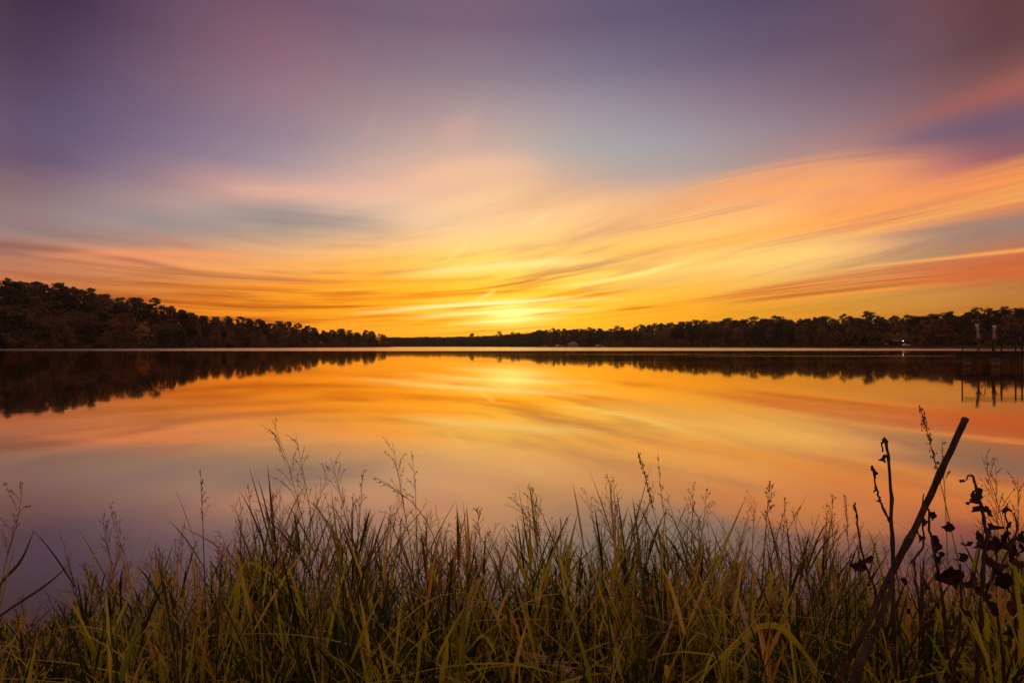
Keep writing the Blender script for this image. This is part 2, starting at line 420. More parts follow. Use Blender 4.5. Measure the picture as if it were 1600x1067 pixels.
# ------------------------------------------------------------------ lie of the land
# far shoreline as (photo column, metres in front); the lake is between it and the near bank
SHORE = [(-1500, 60), (-700, 130), (-300, 200), (0, 262), (200, 330), (400, 440), (540, 600), (600, 720), (613, 760), (616, 1250), (700, 1300), (770, 1200),
         (822, 960), (860, 820), (950, 690), (1080, 560), (1200, 460), (1320, 370), (1440, 310), (1600, 262), (1900, 190), (2400, 120), (3500, 60)]
SK = [(-700, 400), (-300, 415), (0, 434), (60, 441), (110, 444), (160, 453), (200, 461), (240, 468), (300, 484), (350, 490), (400, 498), (450, 503), (500, 511), (560, 515), (600, 519), (615, 523), (617, 526),
      (700, 525.5), (770, 523.5), (822, 520), (850, 515), (900, 512), (950, 513), (1000, 509), (1050, 502), (1100, 499), (1180, 496), (1250, 498), (1300, 495), (1400, 489), (1450, 487), (1500, 487), (1540, 481), (1600, 479), (1900, 470), (3000, 430)]
GB = [(-700, 26), (0, 24), (200, 18), (300, 11), (400, 7.5), (500, 5), (613, 3.5), (616, 6), (800, 6), (830, 3), (950, 3), (1200, 3.4), (1600, 3.6), (3000, 4)]
def cols(tab):
    a = np.array(tab, float); return lambda p: np.interp(p, a[:, 0], a[:, 1])
f_shore, f_sky, f_gb = cols(SHORE), cols(SK), cols(GB)
def bank_y(x):
    return 2.12 + 0.10 * np.sin(x * 1.9 + 0.6) + 0.05 * np.sin(x * 5.1) + 0.02 * np.abs(x)
def hnoise(x, y):
    return np.sin(x * .021 + 1.3) * np.cos(y * .017) + .5 * np.sin(x * .053 - y * .041) + .25 * np.sin(x * .13 + y * .11)
def ground_h(x, y):
    """height of the ground above the lake at world (x, y)"""
    by = bank_y(x)
    if y < by:
        d = by - y
        return 0.30 * (1 - math.exp(-d / 0.55)) + 0.015 * math.sin(x * 9 + y * 4) + 0.012 * math.sin(x * 17 - y * 13) + (0.35 * min(max(d - 6, 0), 60) / 60)
    px = 800 + F * x / y
    px = min(max(px, -2400), 4400)
    d = y - float(f_shore(px))
    if d < 0:
        return -max(min(0.5 * (y - by), 1.6, -d * 0.15), 0.0) - 0.004
    edge = 0.35 * (1 - math.exp(-d / 1.5))
    gb = float(f_gb(px))
    t = min(d / 85.0, 1.0); t = t * t * (3 - 2 * t) if px < 620 else t
    far = max(d - 120, 0) * 0.004
    return edge + gb * t + 0.25 * hnoise(x, y) * min(d / 20, 1) + far

azs = np.concatenate([np.arange(-180, -62, 6), np.arange(-62, 62.01, 0.5), np.arange(66, 180, 6)])
px_extra = [613.0, 614.5, 616.0]
azs = np.sort(np.concatenate([azs, [math.degrees(math.atan((p - 800) / F)) for p in px_extra]]))
V, FC = [], []
prof_n = None
for a in azs:
    sx, cyv = math.sin(R(a)), math.cos(R(a))
    near = list(np.geomspace(0.35, 7, 26))
    if cyv > 0.05:
        px = min(max(800 + F * sx / cyv, -2400), 4400)
        rs = max(float(f_shore(px)) / cyv, 12.0)
    else:
        rs = 40.0
    fr = near + list(np.linspace(8, rs - 3, 6)) + [rs - 1.2, rs + .02, rs + 1, rs + 3, rs + 8, rs + 16, rs + 28, rs + 45, rs + 65, rs + 90, rs + 130, rs + 220, rs + 600, 3500, 9000]
    for r in fr:
        x, y = r * sx, r * cyv
        V.append((x, y, ground_h(x, y)))
    prof_n = len(fr)
na = len(azs)
for i in range(na):
    j = (i + 1) % na
    for k in range(prof_n - 1):
        FC.append((i * prof_n + k, i * prof_n + k + 1, j * prof_n + k + 1, j * prof_n + k))
FC.append(tuple(i * prof_n for i in range(na)))
m, gg, out = new_mat('ground')
geo = gg.n.new('ShaderNodeNewGeometry')
pos = Val(gg, geo.outputs['Position'])
gx, gy, gz = gg.sep(pos)
n1 = gg.noise(pos, 3.0, 5, .6, 0, '3D'); n2 = gg.noise(pos, 0.05, 3, .6, 0, '3D')
mud = gg.mix(gg.sstep(n1, .4, .65), (.035, .026, .016), (.06, .045, .025))
lawn = gg.mix(gg.sstep(n2, .4, .6), (.035, .040, .012), (.060, .052, .018))
litter = gg.mix(gg.sstep(n1, .4, .6), (.05, .034, .02), (.085, .052, .026))
side = gg.sstep(gx, 60, 110)
landc = gg.mix(side, litter, lawn)
landc = gg.mix(gg.sstep(gz, 0.05, 0.5), (.06, .042, .026), landc)
landc = gg.mix(gg.sstep(gy, 6, 30), mud, landc)
p = gg.n.new('ShaderNodeBsdfPrincipled'); gg.put(p.inputs['Base Color'], landc); p.inputs['Roughness'].default_value = .95; p.inputs['Specular IOR Level'].default_value = .05
bmp = gg.n.new('ShaderNodeBump'); bmp.inputs['Strength'].default_value = .5; bmp.inputs['Distance'].default_value = .03
gg.put(bmp.inputs['Height'], n1); gg.l.new(bmp.outputs[0], p.inputs['Normal'])
gg.l.new(p.outputs[0], out.inputs['Surface']); M['ground'] = m
tag(link('ground', pymesh('ground', V, FC, True), m), kind='structure')

# ------------------------------------------------------------------ the lake
m, gg, out = new_mat('lake_water')
geo = gg.n.new('ShaderNodeNewGeometry'); pos = Val(gg, geo.outputs['Position'])
wx, wy, wz = gg.sep(pos)
wob = gg.noise(gg.xyz(wx * .006, wy * .02), 1.0, 3.0, .6) - .5
ruffle = gg.sstep(wy + wob * 26.0, 128, 150)                 # breeze on the far water
cat = gg.noise(gg.xyz(wx * .010 + 4, wy * .16), 1.0, 2.0, .5)
cats = gg.sstep(cat, .66, .72) * gg.sstep(wy, 26, 60) * (1.0 - gg.sstep(wy, 105, 130)) * gg.noise(gg.xyz(wx * .05, wy * .9), 1.0, 2.0)
rough = gg.m('MULTIPLY_ADD', ruffle, 0.15, 0.032) + cats * 0.16
wav = gg.noise(gg.xyz(wx * 1.2, wy * 2.6), 1.0, 2.0, .5)
bmp = gg.n.new('ShaderNodeBump'); bmp.inputs['Strength'].default_value = .02; bmp.inputs['Distance'].default_value = .02
gg.put(bmp.inputs['Height'], wav)
gl = gg.n.new('ShaderNodeBsdfAnisotropic'); gl.distribution = 'GGX'
gl.inputs['Color'].default_value = (1.0, .81, .60, 1); gg.put(gl.inputs['Roughness'], rough)
gg.l.new(bmp.outputs[0], gl.inputs['Normal'])
df = gg.n.new('ShaderNodeBsdfDiffuse'); df.inputs['Color'].default_value = (.05, .036, .032, 1)
lw = gg.n.new('ShaderNodeLayerWeight'); lw.inputs['Blend'].default_value = 0.5
refl = gg.m('POWER', Val(gg, lw.outputs['Facing']), 1.7)
mx = gg.n.new('ShaderNodeMixShader'); gg.put(mx.inputs[0], refl)
gg.l.new(df.outputs[0], mx.inputs[1]); gg.l.new(gl.outputs[0], mx.inputs[2]); gg.l.new(mx.outputs[0], out.inputs['Surface'])
wv = [(-2600, 1.0, 0), (2600, 1.0, 0), (2600, 2400, 0), (-2600, 2400, 0)]
tag(link('lake_water', pymesh('lake_water', wv, [(0, 1, 2, 3)]), m), kind='structure')

# ------------------------------------------------------------------ trees
def leaf_cloud(G, centres, radii, per, size, rs, flat=0.6):
    for c, r in zip(centres, radii):
        d = rs.normal(size=(per, 3)); d /= np.linalg.norm(d, axis=1)[:, None]
        p = c + d * (r * rs.uniform(.25, 1.0, per) ** .6)[:, None] * np.array([1, 1, flat])
        nrm = d + rs.normal(size=(per, 3)) * .7; nrm[:, 2] += .35
        nrm /= np.linalg.norm(nrm, axis=1)[:, None]
        u = np.cross(nrm, rs.normal(size=(per, 3))); u /= np.linalg.norm(u, axis=1)[:, None]
        w = np.cross(nrm, u); s = size * rs.uniform(.55, 1.25, per)[:, None]
        v = np.stack([p - u * s, p + w * s * .6, p + u * s, p - w * s * .6], 1).reshape(-1, 3)
        G.add(v, [(4 * i, 4 * i + 1, 4 * i + 2, 4 * i + 3) for i in range(per)])
def hardwood(seed, H=15.0, spread=.34, low=.16, per=30, nc=95, size=.42, taper=1.0):
    rs = np.random.default_rng(seed)
    T = Geo(); lean = rs.normal(size=2) * .35
    tp = np.array([[0, 0, -.8], [lean[0] * .2, lean[1] * .2, H * .25], [lean[0] * .6, lean[1] * .6, H * .55], [lean[0], lean[1], H * .88]])
    T.tube(tp, [H * .02, H * .015, H * .010, .03], 6)
    cs, rr = [], []
    for i in range(nc):
        h = low + (1 - low) * rs.uniform(0.02, .97) ** .85
        q = (h - low) / (1 - low)
        rad = H * spread * (math.sin(math.pi * min(.08 + q * .86, 1)) ** .55) * (1 - .35 * q * taper)
        th = rs.uniform(0, 2 * math.pi); rho = rad * rs.uniform(.35, 1.05)
        c = np.array([math.cos(th) * rho + lean[0] * h, math.sin(th) * rho + lean[1] * h, H * h])
        cs.append(c); rr.append(H * rs.uniform(.035, .085))
        if i % 5 == 0:
            z0 = max(H * .14, c[2] - rho * rs.uniform(.6, 1.1)); b = np.array([lean[0] * z0 / H, lean[1] * z0 / H, z0])
            T.tube([b, b * .5 + c * .5 + [0, 0, .2], c], [H * .007, H * .005, .02], 4)
    C = Geo(); leaf_cloud(C, cs, rr, per, size, rs, .8)
    return T, C
def pine(seed, H=20.0, start=.58, nc=20, per=46, size=.42):
    rs = np.random.default_rng(seed)
    T = Geo(); k = rs.normal(size=2) * .5
    line = lambda z: np.array([k[0] * (z / H) ** 2, k[1] * (z / H) ** 2, z])
    T.tube([line(z) if z > 0 else np.array([0, 0, -.8]) for z in (-.8, H * .3, H * .6, H * .96)], [.24, .19, .13, .04], 6)
    cs, rr = [], []
    for i in range(nc):
        q = (i + rs.uniform(0, 1)) / nc; h = start + (1 - start) * q
        rad = H * (.18 * (1 - q) ** .45 + .04) * rs.uniform(.35, 1.2)
        th = rs.uniform(0, 2 * math.pi)
        c = line(H * h) + np.array([math.cos(th) * rad, math.sin(th) * rad, rs.uniform(-.2, .5)])
        cs.append(c); rr.append(H * rs.uniform(.045, .10))
        T.tube([line(H * h - rad * .35), c], [.07, .02], 4)
    C = Geo(); leaf_cloud(C, cs, rr, per, size, rs, .55)
    return T, C
def mesh_of(G, name, mat):
    me = pymesh(name, np.concatenate(G.v), G.f); me.materials.append(mat); return me
HW = []
for s in range(7):
    T, C = hardwood(100 + s, 15, rng.uniform(.26, .38), rng.uniform(.08, .22))
    HW.append((mesh_of(T, 'trunk', M['bark']), mesh_of(C, 'crown', M['hardwood']), 15.0))
PN = []
for s in range(7):
    T, C = pine(200 + s, 20, rng.uniform(.45, .66), int(rng.integers(18, 30)))
    PN.append((mesh_of(T, 'trunk', M['bark']), mesh_of(C, 'crown', M['pine']), 20.0))
SP = {}
T, C = hardwood(301, 9, .42, .12, 40, 40, .3); SP['gold'] = (mesh_of(T, 'trunk', M['bark']), mesh_of(C, 'crown', M['gold']), 9.0)
for s in range(3):
    T, C = hardwood(311 + s, 10, .46, .06, 44, 52, .32, .7); SP['tan%d' % s] = (mesh_of(T, 'trunk', M['bark']), mesh_of(C, 'crown', M['tan']), 10.0)
T, C = hardwood(321, 12, .36, .12, 40, 46, .34); SP['rust'] = (mesh_of(T, 'trunk', M['bark']), mesh_of(C, 'crown', M['rust']), 12.0)
T, C = hardwood(331, 3.2, .62, .02, 26, 26, .16, .6); SP['bush'] = (mesh_of(T, 'stem', M['bark']), mesh_of(C, 'foliage', M['hardwood']), 3.2)

def plant_tree(name, proto, x, y, H, label, group=None, cat='tree', wide=1.0):
    e = empty(name, (x, y, ground_h(x, y) - .05), rng.uniform(0, 6.28))
    sc = H / proto[2]; e.scale = (sc * wide, sc * wide, sc)
    for me in proto[:2]: link(me.name.split('.')[0], me, None, e)
    return tag(e, label, cat, group)
def world_x(px, Y): return (px - 800) / F * Y

# wooded hill on the left
def left_place(px, ri):
    row = 'at the waterline' if ri == 0 else ('on the lower slope' if ri < 3 else 'along the skyline')
    seg = ('near the left picture edge' if px < 130 else 'around the small golden tree' if px < 290 else 'on the middle of the falling left hill' if px < 450 else 'towards the low end of the left hill')
    return row + ' ' + seg
def right_place(px, ri):
    row = 'front row' if ri < 2 else 'skyline'
    seg = ('behind the hipped roof house' if px < 960 else 'behind the pale twin trees' if px < 1120 else 'midway along the right shore' if px < 1250 else 'behind the round tan lawn trees' if px < 1390 else 'behind the lit pavilion' if px < 1500 else 'behind the pier')
    return row, seg
rows = [(3, .42, .62), (16, .55, .78), (32, .7, .9), (52, .74, .98), (74, .80, 1.05)]
for ri, (d, lo, hi) in enumerate(rows):
    px = -40.0
    while px < 606:
        sh = float(f_shore(px)); Y = sh + d + rng.uniform(-4, 4)
        x = world_x(px, Y); gh = ground_h(x, Y)
        top = CAMZ + (HOR - float(f_sky(px))) / F * Y
        need = top - gh
        if ri >= 3:
            H = max(need * rng.uniform(lo, hi), 9); ispine = rng.random() < .2
        else:
            H = min(rng.uniform(10, 16), need * hi) * (1 if ri else .8); ispine = rng.random() < .12 and ri > 0
        H = min(H, 24); 
        if px > 585: H *= .93
        if ispine: plant_tree('pine_tree', PN[rng.integers(7)], x, Y, H * rng.uniform(1, 1.07), 'dark pine ' + left_place(px, ri), 'left hill pines ' + left_place(px, ri))
        else: plant_tree('hardwood_tree', HW[rng.integers(7)], x, Y, H * .98, 'dark autumn hardwood ' + left_place(px, ri), 'left hill hardwoods ' + left_place(px, ri), wide=rng.uniform(1.0, 1.5))
        px += (11.5 if ri < 3 else 10) * F / Y * rng.uniform(.8, 1.25) * .95
# trees that stand out there
def special(key, px, py_top, d, name, label, wide=1.0, cat='tree'):
    Y = float(f_shore(px)) + d; x = world_x(px, Y); gh = ground_h(x, Y)
    H = CAMZ + (HOR - py_top) / F * Y - gh
    return plant_tree(name, SP[key], x, Y, H, label, None, cat, wide)
special('gold', 222, 503, -.5 + 4, 'golden_tree', 'small bright golden tree at the water on the left shore', .9)
special('rust', 190, 488, 9, 'rust_tree', 'rust brown tree just left of the small golden tree', .9)
special('tan0', 435, 508, 6, 'tan_tree', 'tan rounded tree at the water below the falling end of the left hill', .9)
special('rust', 60, 462, 40, 'rust_tree', 'reddish brown tree high on the left hillside near the picture edge', 1.0)

# wood along the right shore
rows = [(34, .60, .84), (46, .74, .92), (60, .80, .98), (78, .84, 1.06)]
for ri, (d, lo, hi) in enumerate(rows):
    px = 826.0
    while px < 1640:
        sh = float(f_shore(px)); Y = sh + (d if px > 1000 else d * .75) + rng.uniform(-5, 5)
        x = world_x(px, Y); gh = ground_h(x, Y)
        top = CAMZ + (HOR - float(f_sky(px))) / F * Y
        H = (top - gh) * rng.uniform(lo, hi)
        if 1378 < px < 1428 and ri < 2: px += 9; continue
        if rng.random() < (.25 if ri < 2 else .6): plant_tree('pine_tree', PN[rng.integers(7)], x, Y, H * rng.uniform(1, 1.04), 'dark %s pine %s' % right_place(px, ri), '%s pines %s' % right_place(px, ri), wide=rng.uniform(.9, 1.6))
        else: plant_tree('hardwood_tree', HW[rng.integers(7)], x, Y, H * .94, 'dark %s hardwood %s' % right_place(px, ri), '%s hardwoods %s' % right_place(px, ri), wide=rng.uniform(.9, 1.5))
        px += 7.6 * F / Y * rng.uniform(.8, 1.25)
for key, px, py, d, lab, w in (
    ('tan0', 1256, 523, 14, 'small tan tree, leftmost of the pale round trees on the right shore lawn', 1.0),
    ('tan1', 1284, 510, 17, 'tallest and palest of the round tan trees on the right shore lawn', 1.1),
    ('tan2', 1309, 517, 15, 'round tan tree between the palest lawn tree and the wide one on the right shore', 1.0),
    ('tan0', 1331, 509, 20, 'wide tan tree on the right shore lawn left of the pavilion', 1.15),
    ('tan1', 1362, 518, 22, 'dim tan tree on the right shore lawn nearest the pavilion', 1.0),
    ('tan1', 1012, 518, 8, 'pale tan tree at the water left of its twin before the far right wood', .9),
    ('tan2', 1036, 518, 8, 'pale tan tree at the water right of its twin before the far right wood', 1.0),
    ('rust', 1470, 497, 26, 'rust brown rounded tree behind the picnic tables left of the pier', 1.2),
    ('tan2', 1446, 500, 24, 'olive rounded tree behind the picnic tables right of the pavilion', 1.0),
    ('rust', 1580, 490, 24, 'rust brown tree behind the railing at the right picture edge', 1.2)):
    special(key, px, py, d, 'rust_tree' if key == 'rust' else 'tan_tree', lab, w)

# undergrowth closing the woods at ground level, and the far wood at the head of the lake: masses nobody could count
def mass(name, spots, label, cat, mat):
    G = Geo(); rs = np.random.default_rng(55)
    for x, y, r, h in spots:
        n = max(int(9 * (h / 6)), 5)
        base = ground_h(x, y)
        cs = [np.array([x + rs.uniform(-r, r), y + rs.uniform(-r, r) * .6, base + h * rs.uniform(.05, .92)]) for _ in range(n)]
        leaf_cloud(G, cs, [r * .55] * n, 16, r * .2, rs, .8)
    o = link(name, mesh_of(G, name, mat)); return tag(o, label, cat, kind='stuff')
spots = []
for px in np.arange(-60, 612, 5.0):
    sh = float(f_shore(px))
    for d, h in ((1.5, 4.5), (9, 7), (22, 10), (40, 13), (62, 14), (82, 14)):
        Y = sh + d + rng.uniform(-1, 3)
        x_ = world_x(px, Y); full = CAMZ + (HOR - float(f_sky(px))) / F * Y - ground_h(x_, Y)
        if d > 15: h = full * (.5 if d < 45 else .70)
        if rng.random() < .8: spots.append((x_, Y, rng.uniform(2.2, 3.4), h * rng.uniform(.75, 1.06)))
mass('left_undergrowth', spots, 'dark brushy undergrowth filling the wood on the left hillside', 'undergrowth', M['hardwood'])
spots = []
for px in np.arange(822, 1660, 4.0):
    sh = float(f_shore(px)); k = 1 if px > 1000 else .75
    for d, h in ((40, 8), (62, 12), (85, 16), (100, 17)):
        h = min(h, (HOR - float(f_sky(px))) / F * (sh + d) * .8)
        Y = sh + d * k + rng.uniform(-3, 3)
        spots.append((world_x(px, Y), Y, rng.uniform(2.5, 4.5), h * rng.uniform(.7, 1.1)))
mass('right_undergrowth', spots, 'dark brushy undergrowth under the pines along the right shore', 'undergrowth', M['hardwood'])
spots = []
for px in np.arange(600, 850, 2.2):
    sh = float(f_shore(max(px, 617)))
    for d in (8, 30, 60):
        Y = sh + d + rng.uniform(-5, 5)
        x = world_x(px, Y)
        h = CAMZ + (HOR - float(f_sky(max(px, 618)))) / F * Y - ground_h(x, Y)
        spots.append((x, Y, rng.uniform(4.5, 7), h * rng.uniform(.8, 1.0) * (1 if d > 20 else .8)))
mass('far_wood', spots, 'low hazy brown wood closing the far end of the lake', 'wood', M['hardwood'])
# a few pines that stand clear of the far wood
for px, py in ((781, 518), (802, 519), (812, 520), (738, 521)):
    Y = float(f_shore(px)) + 30; x = world_x(px, Y)
    lab = {781: 'lone pine poking above the far wood left of the bright sunset core', 802: 'small pine above the far wood just left of the right shore wood',
           812: 'small pine where the far wood meets the right shore wood', 738: 'tiny pine above the far wood nearest the end of the left hill'}[px]
    plant_tree('pine_tree', PN[px % 7], x, Y, CAMZ + (HOR - py) / F * Y - ground_h(x, Y), lab, None, wide=1.3)

# ------------------------------------------------------------------ evening air over the lake
m, gg, out = new_mat('evening_haze')
pv = gg.n.new('ShaderNodeVolumePrincipled')
pv.inputs['Color'].default_value = (1.0, .90, .82, 1); pv.inputs['Density'].default_value = 0.00007; pv.inputs['Anisotropy'].default_value = 0.7
gg.l.new(pv.outputs[0], out.inputs['Volume'])
HZ = Geo().box((-2700, -60, -4), (2700, 2500, 75)).build('haze', m)
tag(HZ, 'thin warm evening haze lying over the lake', 'haze', kind='stuff')

# ------------------------------------------------------------------ materials for built things
M['timber'] = solid('weathered_timber', (.045, .03, .02), (.02, .014, .01), 4, .85, .5, stretch=(.3, 3, 3))
M['deck'] = solid('deck_boards', (.05, .035, .024), (.025, .018, .013), 5, .85, .5, stretch=(4, .4, 1))
M['block'] = solid('concrete_block', (.17, .12, .09), (.11, .08, .06), 5, .9, .4)
M['rail'] = solid('dark_green_steel', (.018, .020, .018), (.026, .020, .016), 12, .5, .2, .3)
M['galv'] = solid('galvanised_pipe', (.40, .31, .25), (.30, .21, .17), 8, .5, .1, .2)
M['rusty'] = solid('rusty_pipe', (.17, .08, .045), (.09, .045, .026), 10, .75, .4)
M['whitep'] = solid('white_pipe_cap', (.72, .70, .68), (.6, .55, .5), 10, .5)
M['shingle'] = solid('grey_shingles', (.30, .28, .30), (.22, .20, .22), 3, .8, .2)
M['siding'] = solid('pale_siding', (.42, .40, .40), (.34, .32, .32), 2, .8)
M['white'] = solid('white_paint', (.75, .74, .74), (.66, .65, .66), 2, .5)
M['glassd'] = solid('dark_glass', (.02, .022, .03), (.015, .016, .02), 2, .1, spec=.6)
M['tyre'] = solid('tyre_rubber', (.02, .02, .02), (.015, .015, .015), 5, .9)
M['blue'] = solid('blue_paint', (.03, .05, .45), (.03, .045, .38), 2, .5)
M['red'] = solid('red_paint', (.45, .03, .03), (.38, .03, .03), 2, .5)
M['brownroof'] = solid('brown_metal_roof', (.16, .11, .10), (.11, .075, .07), 2, .6)
m, gg, out = new_mat('lit_lamp'); em = gg.n.new('ShaderNodeEmission'); em.inputs['Color'].default_value = (1, .86, .62, 1); em.inputs['Strength'].default_value = 5
gg.l.new(em.outputs[0], out.inputs['Surface']); M['lamp'] = m

# ------------------------------------------------------------------ pier
PY = 31.5
def skew_box(xa, xb, ya, yb, z0, z1, k=.8):
    G = Geo(); v = [(x + k * (y - ya), y, z) for z in (z0, z1) for x, y in ((xa, ya), (xb, ya), (xb, yb), (xa, yb))]
    G.add(v, [(3,2,1,0),(4,5,6,7),(0,1,5,4),(1,2,6,5),(2,3,7,6),(3,0,4,7)]); return G
def pier():
    x0 = world_x(1495, PY); x1 = world_x(1600, PY) + 14
    zt = CAMZ + (HOR - 549.5) / F * PY                    # deck top
    zb = CAMZ + (HOR - 557.5) / F * PY
    root = tag(empty('pier', (x0, PY, 0)), 'dark timber pier with steel railing standing in the water at the right edge', 'pier')
    def L(x, y, z): return (x - x0, y - PY, z)
    w, sk = 1.6, .80                                      # the end is cut on the skew
    first = None
    for i in range(110):                                  # deck boards across the pier
        xx = i * .15
        if xx < sk * w + .15:
            Geo().box((xx, -.06, zt - .045), (xx + .14, max(min(w, xx / sk), .12), zt)).build('deck_board', M['deck'], root)
        elif first is None:
            first = Geo().box((0, -.06, zt - .045), (.14, w, zt)).build('deck_board', M['deck'], root); first.location.x = xx
        else:
            o = link('deck_board', first.data, None, root); o.location = (xx, 0, float(rng.uniform(-.004, .003)))
    Geo().box((.02, 0, zb), (x1 - x0, .07, zt - .047)).build('edge_beam', M['timber'], root)
    Geo().box((w * sk, w - .13, zb), (x1 - x0, w - .06, zt - .047)).build('edge_beam', M['timber'], root)
    Geo().tube([(.1, .1, (zt + zb) / 2), (sk * w - .05, w - .16, (zt + zb) / 2)], .1, 4).build('end_beam', M['timber'], root)
    # cribs of stacked blocks carrying the deck, gaps of shade between courses
    for a, b in ((1507, 1519.5), (1552.5, 1567)):
        xa, xb = world_x(a, PY) - x0, world_x(b, PY) - x0
        z = zb - .004; k = 0
        while z > -1.2:
            top = z; bot = z - .19
            dx = float(rng.uniform(-.012, .012))
            skew_box(xa + dx, xb + dx, .16, .62, bot, top).build('pile_block', M['block'], root)
            skew_box(xa + .05, xb - .05, .20, .58, bot - .055, bot - .002).build('spacer', M['timber'], root)
            z = bot - .057
    for xx in (world_x(1599, PY) - x0 + .1, world_x(1599, PY) - x0 + 4.5, world_x(1599, PY) - x0 + 9):
        Geo().tube([(xx, -.02, -1.4), (xx, -.02, zt - .05)], .09, 10).build('pile', M['galv'] if xx < 5 else M['timber'], root)
    # railing
    zr = CAMZ + (HOR - 517.5) / F * PY
    posts = [(1503.5, .05, .035), (1551, w - .12, .03), (1565, .05, .04), (1587, .05, .04), (1597, .05, .04), (1622, .05, .04), (1650, .05, .04), (1690, .05, .04)]
    for pxp, yy, r in posts:
        xx = world_x(pxp, PY + yy) - x0
        po = Geo().tube([(xx, yy, zt - .1), (xx, yy, zr + .03)], r, 8).build('railing_post', M['rail'], root)
        Geo().box((xx - .07, yy - .045, zt + .001), (xx + .07, yy + .07, zt + .02)).build('base_plate', M['rail'], po)
    xe = x1 - x0 - .2
    xs = world_x(1503.5, PY) - x0
    for yy, x_s in ((.05, xs), (w - .12, xs + sk * w)):
        Geo().tube([(x_s, yy, zr), (xe, yy, zr)], .022, 8).build('top_rail', M['rail'], root)
        Geo().tube([(x_s, yy, zr - .11), (xe, yy, zr - .11)], .012, 6).build('upper_wire', M['rail'], root)
        Geo().tube([(x_s, yy, zt + .12), (xe, yy, zt + .12)], .012, 6).build('lower_wire', M['rail'], root)
    Geo().tube([(xs, .05, zr), (xs + sk * w, w - .12, zr)], .022, 8).build('end_rail', M['rail'], root)
    G = Geo()                                            # mesh panel: thin wires
    for k in range(int((xe - xs) / .12)):
        x = xs + k * .12
        G.tube([(x, .05, zt + .12), (x, .05, zr - .11)], .0022, 3, cap=False)
    o = G.build('wire_mesh', M['rail'], root); o['kind'] = 'stuff'
    # stand-pipes with hooked valve arms
    for pxp, top, tilt, lab in ((1529, 506.5, -.09, 'left one of two rusty stand-pipes with pale tops on the pier'), (1553.5, 508.5, .0, 'right one of two rusty stand-pipes with pale tops on the pier')):
        xx = world_x(pxp, PY + .3); e = tag(empty('stand_pipe', (xx, PY + .3, zt)), lab, 'pipe', 'stand-pipes on the pier')
        H = CAMZ + (HOR - top) / F * (PY + .3) - zt
        Geo().tube([(0, 0, -zt - .9), (0, 0, H * .45)], .055, 10).build('lower_pipe', M['rusty'], e)
        Geo().tube([(0, 0, H * .44), (tilt * .4, 0, H * .7), (tilt, 0, H * .94)], [.075, .07, .066], 12, cap=True).build('upper_pipe', M['galv'], e)
        Geo().tube([(tilt, 0, H * .94), (tilt * 1.06, 0, H)], .085, 12).build('cap', M['whitep'], e)
        Geo().tube([(0, 0, H * .42), (0, 0, H * .5)], .13, 12).build('flange', M['rusty'], e)
        Geo().box((-.19, -.17, .003), (.21, .17, .035)).build('foot_plate', M['rusty'], e)
        th = np.linspace(math.pi, -.35, 9)
        Geo().tube([(.20 + .16 * math.cos(t), -.02, H * .46 + .13 * math.sin(t)) for t in th] + [(.35, -.02, H * .30)], .024, 6).build('valve_arm', M['rusty'], e)
pier()

# ------------------------------------------------------------------ far-shore buildings, vehicles and tables
def hip_roof(G, x0, x1, y0, y1, z, h, ridge=.5, ov=.4):
    x0 -= ov; x1 += ov; y0 -= ov; y1 += ov; yc = (y0 + y1) / 2; d = (x1 - x0) * (1 - ridge) / 2
    v = [(x0,y0,z),(x1,y0,z),(x1,y1,z),(x0,y1,z),(x0+d,yc,z+h),(x1-d,yc,z+h)]
    G.add(v, [(0,1,5,4),(1,2,5),(2,3,4,5),(3,0,4),(3,2,1,0)]); return G
def gable_roof(G, x0, x1, y0, y1, z, h, ov=.4):
    x0 -= ov; x1 += ov; y0 -= ov; y1 += ov; yc = (y0 + y1) / 2; t = .15
    v = [(x0,y0,z),(x1,y0,z),(x1,yc,z+h),(x0,yc,z+h),(x1,y1,z),(x0,y1,z)]
    v += [(a, b, c - t) for a, b, c in v]
    G.add(v, [(0,1,2,3),(3,2,4,5),(7,6,9,8),(8,9,11,10),(0,6,7,1),(4,10,11,5),(1,7,8,2),(2,8,10,4),(3,9,6,0),(5,11,9,3)]); return G
def spot(px, d):
    Y = float(f_shore(px)) + d; x = world_x(px, Y); return x, Y, ground_h(x, Y)
x, y, z = spot(896, 12)
e = tag(empty('lake_house', (x, y, z)), 'pale house with hipped grey roof on the far shore under the sunset wood', 'house')
Geo().box((-6.5, 0, -.5), (6.5, 8, 3.0)).build('wall', M['siding'], e)
hip_roof(Geo(), -7.2, 7.2, -.8, 8.8, 3.0, 3.6, .35).build('roof', M['shingle'], e)
for wx in (-4.8, -2.4, 2.2, 4.6):
    w_ = Geo().box((wx - .6, -.06, 1.0), (wx + .6, -.004, 2.3)).build('window', M['white'], e)
    Geo().box((wx - .48, -.075, 1.1), (wx + .48, -.064, 2.2)).build('pane', M['glassd'], w_)
Geo().box((-.5, -.05, .02), (.5, -.004, 2.2)).build('door', M['glassd'], e)
for wx in (-6.4, -2.2, 2.2, 6.4): Geo().box((wx - .1, -1.0, -.5), (wx + .1, -.8, 2.98)).build('porch_post', M['white'], e)
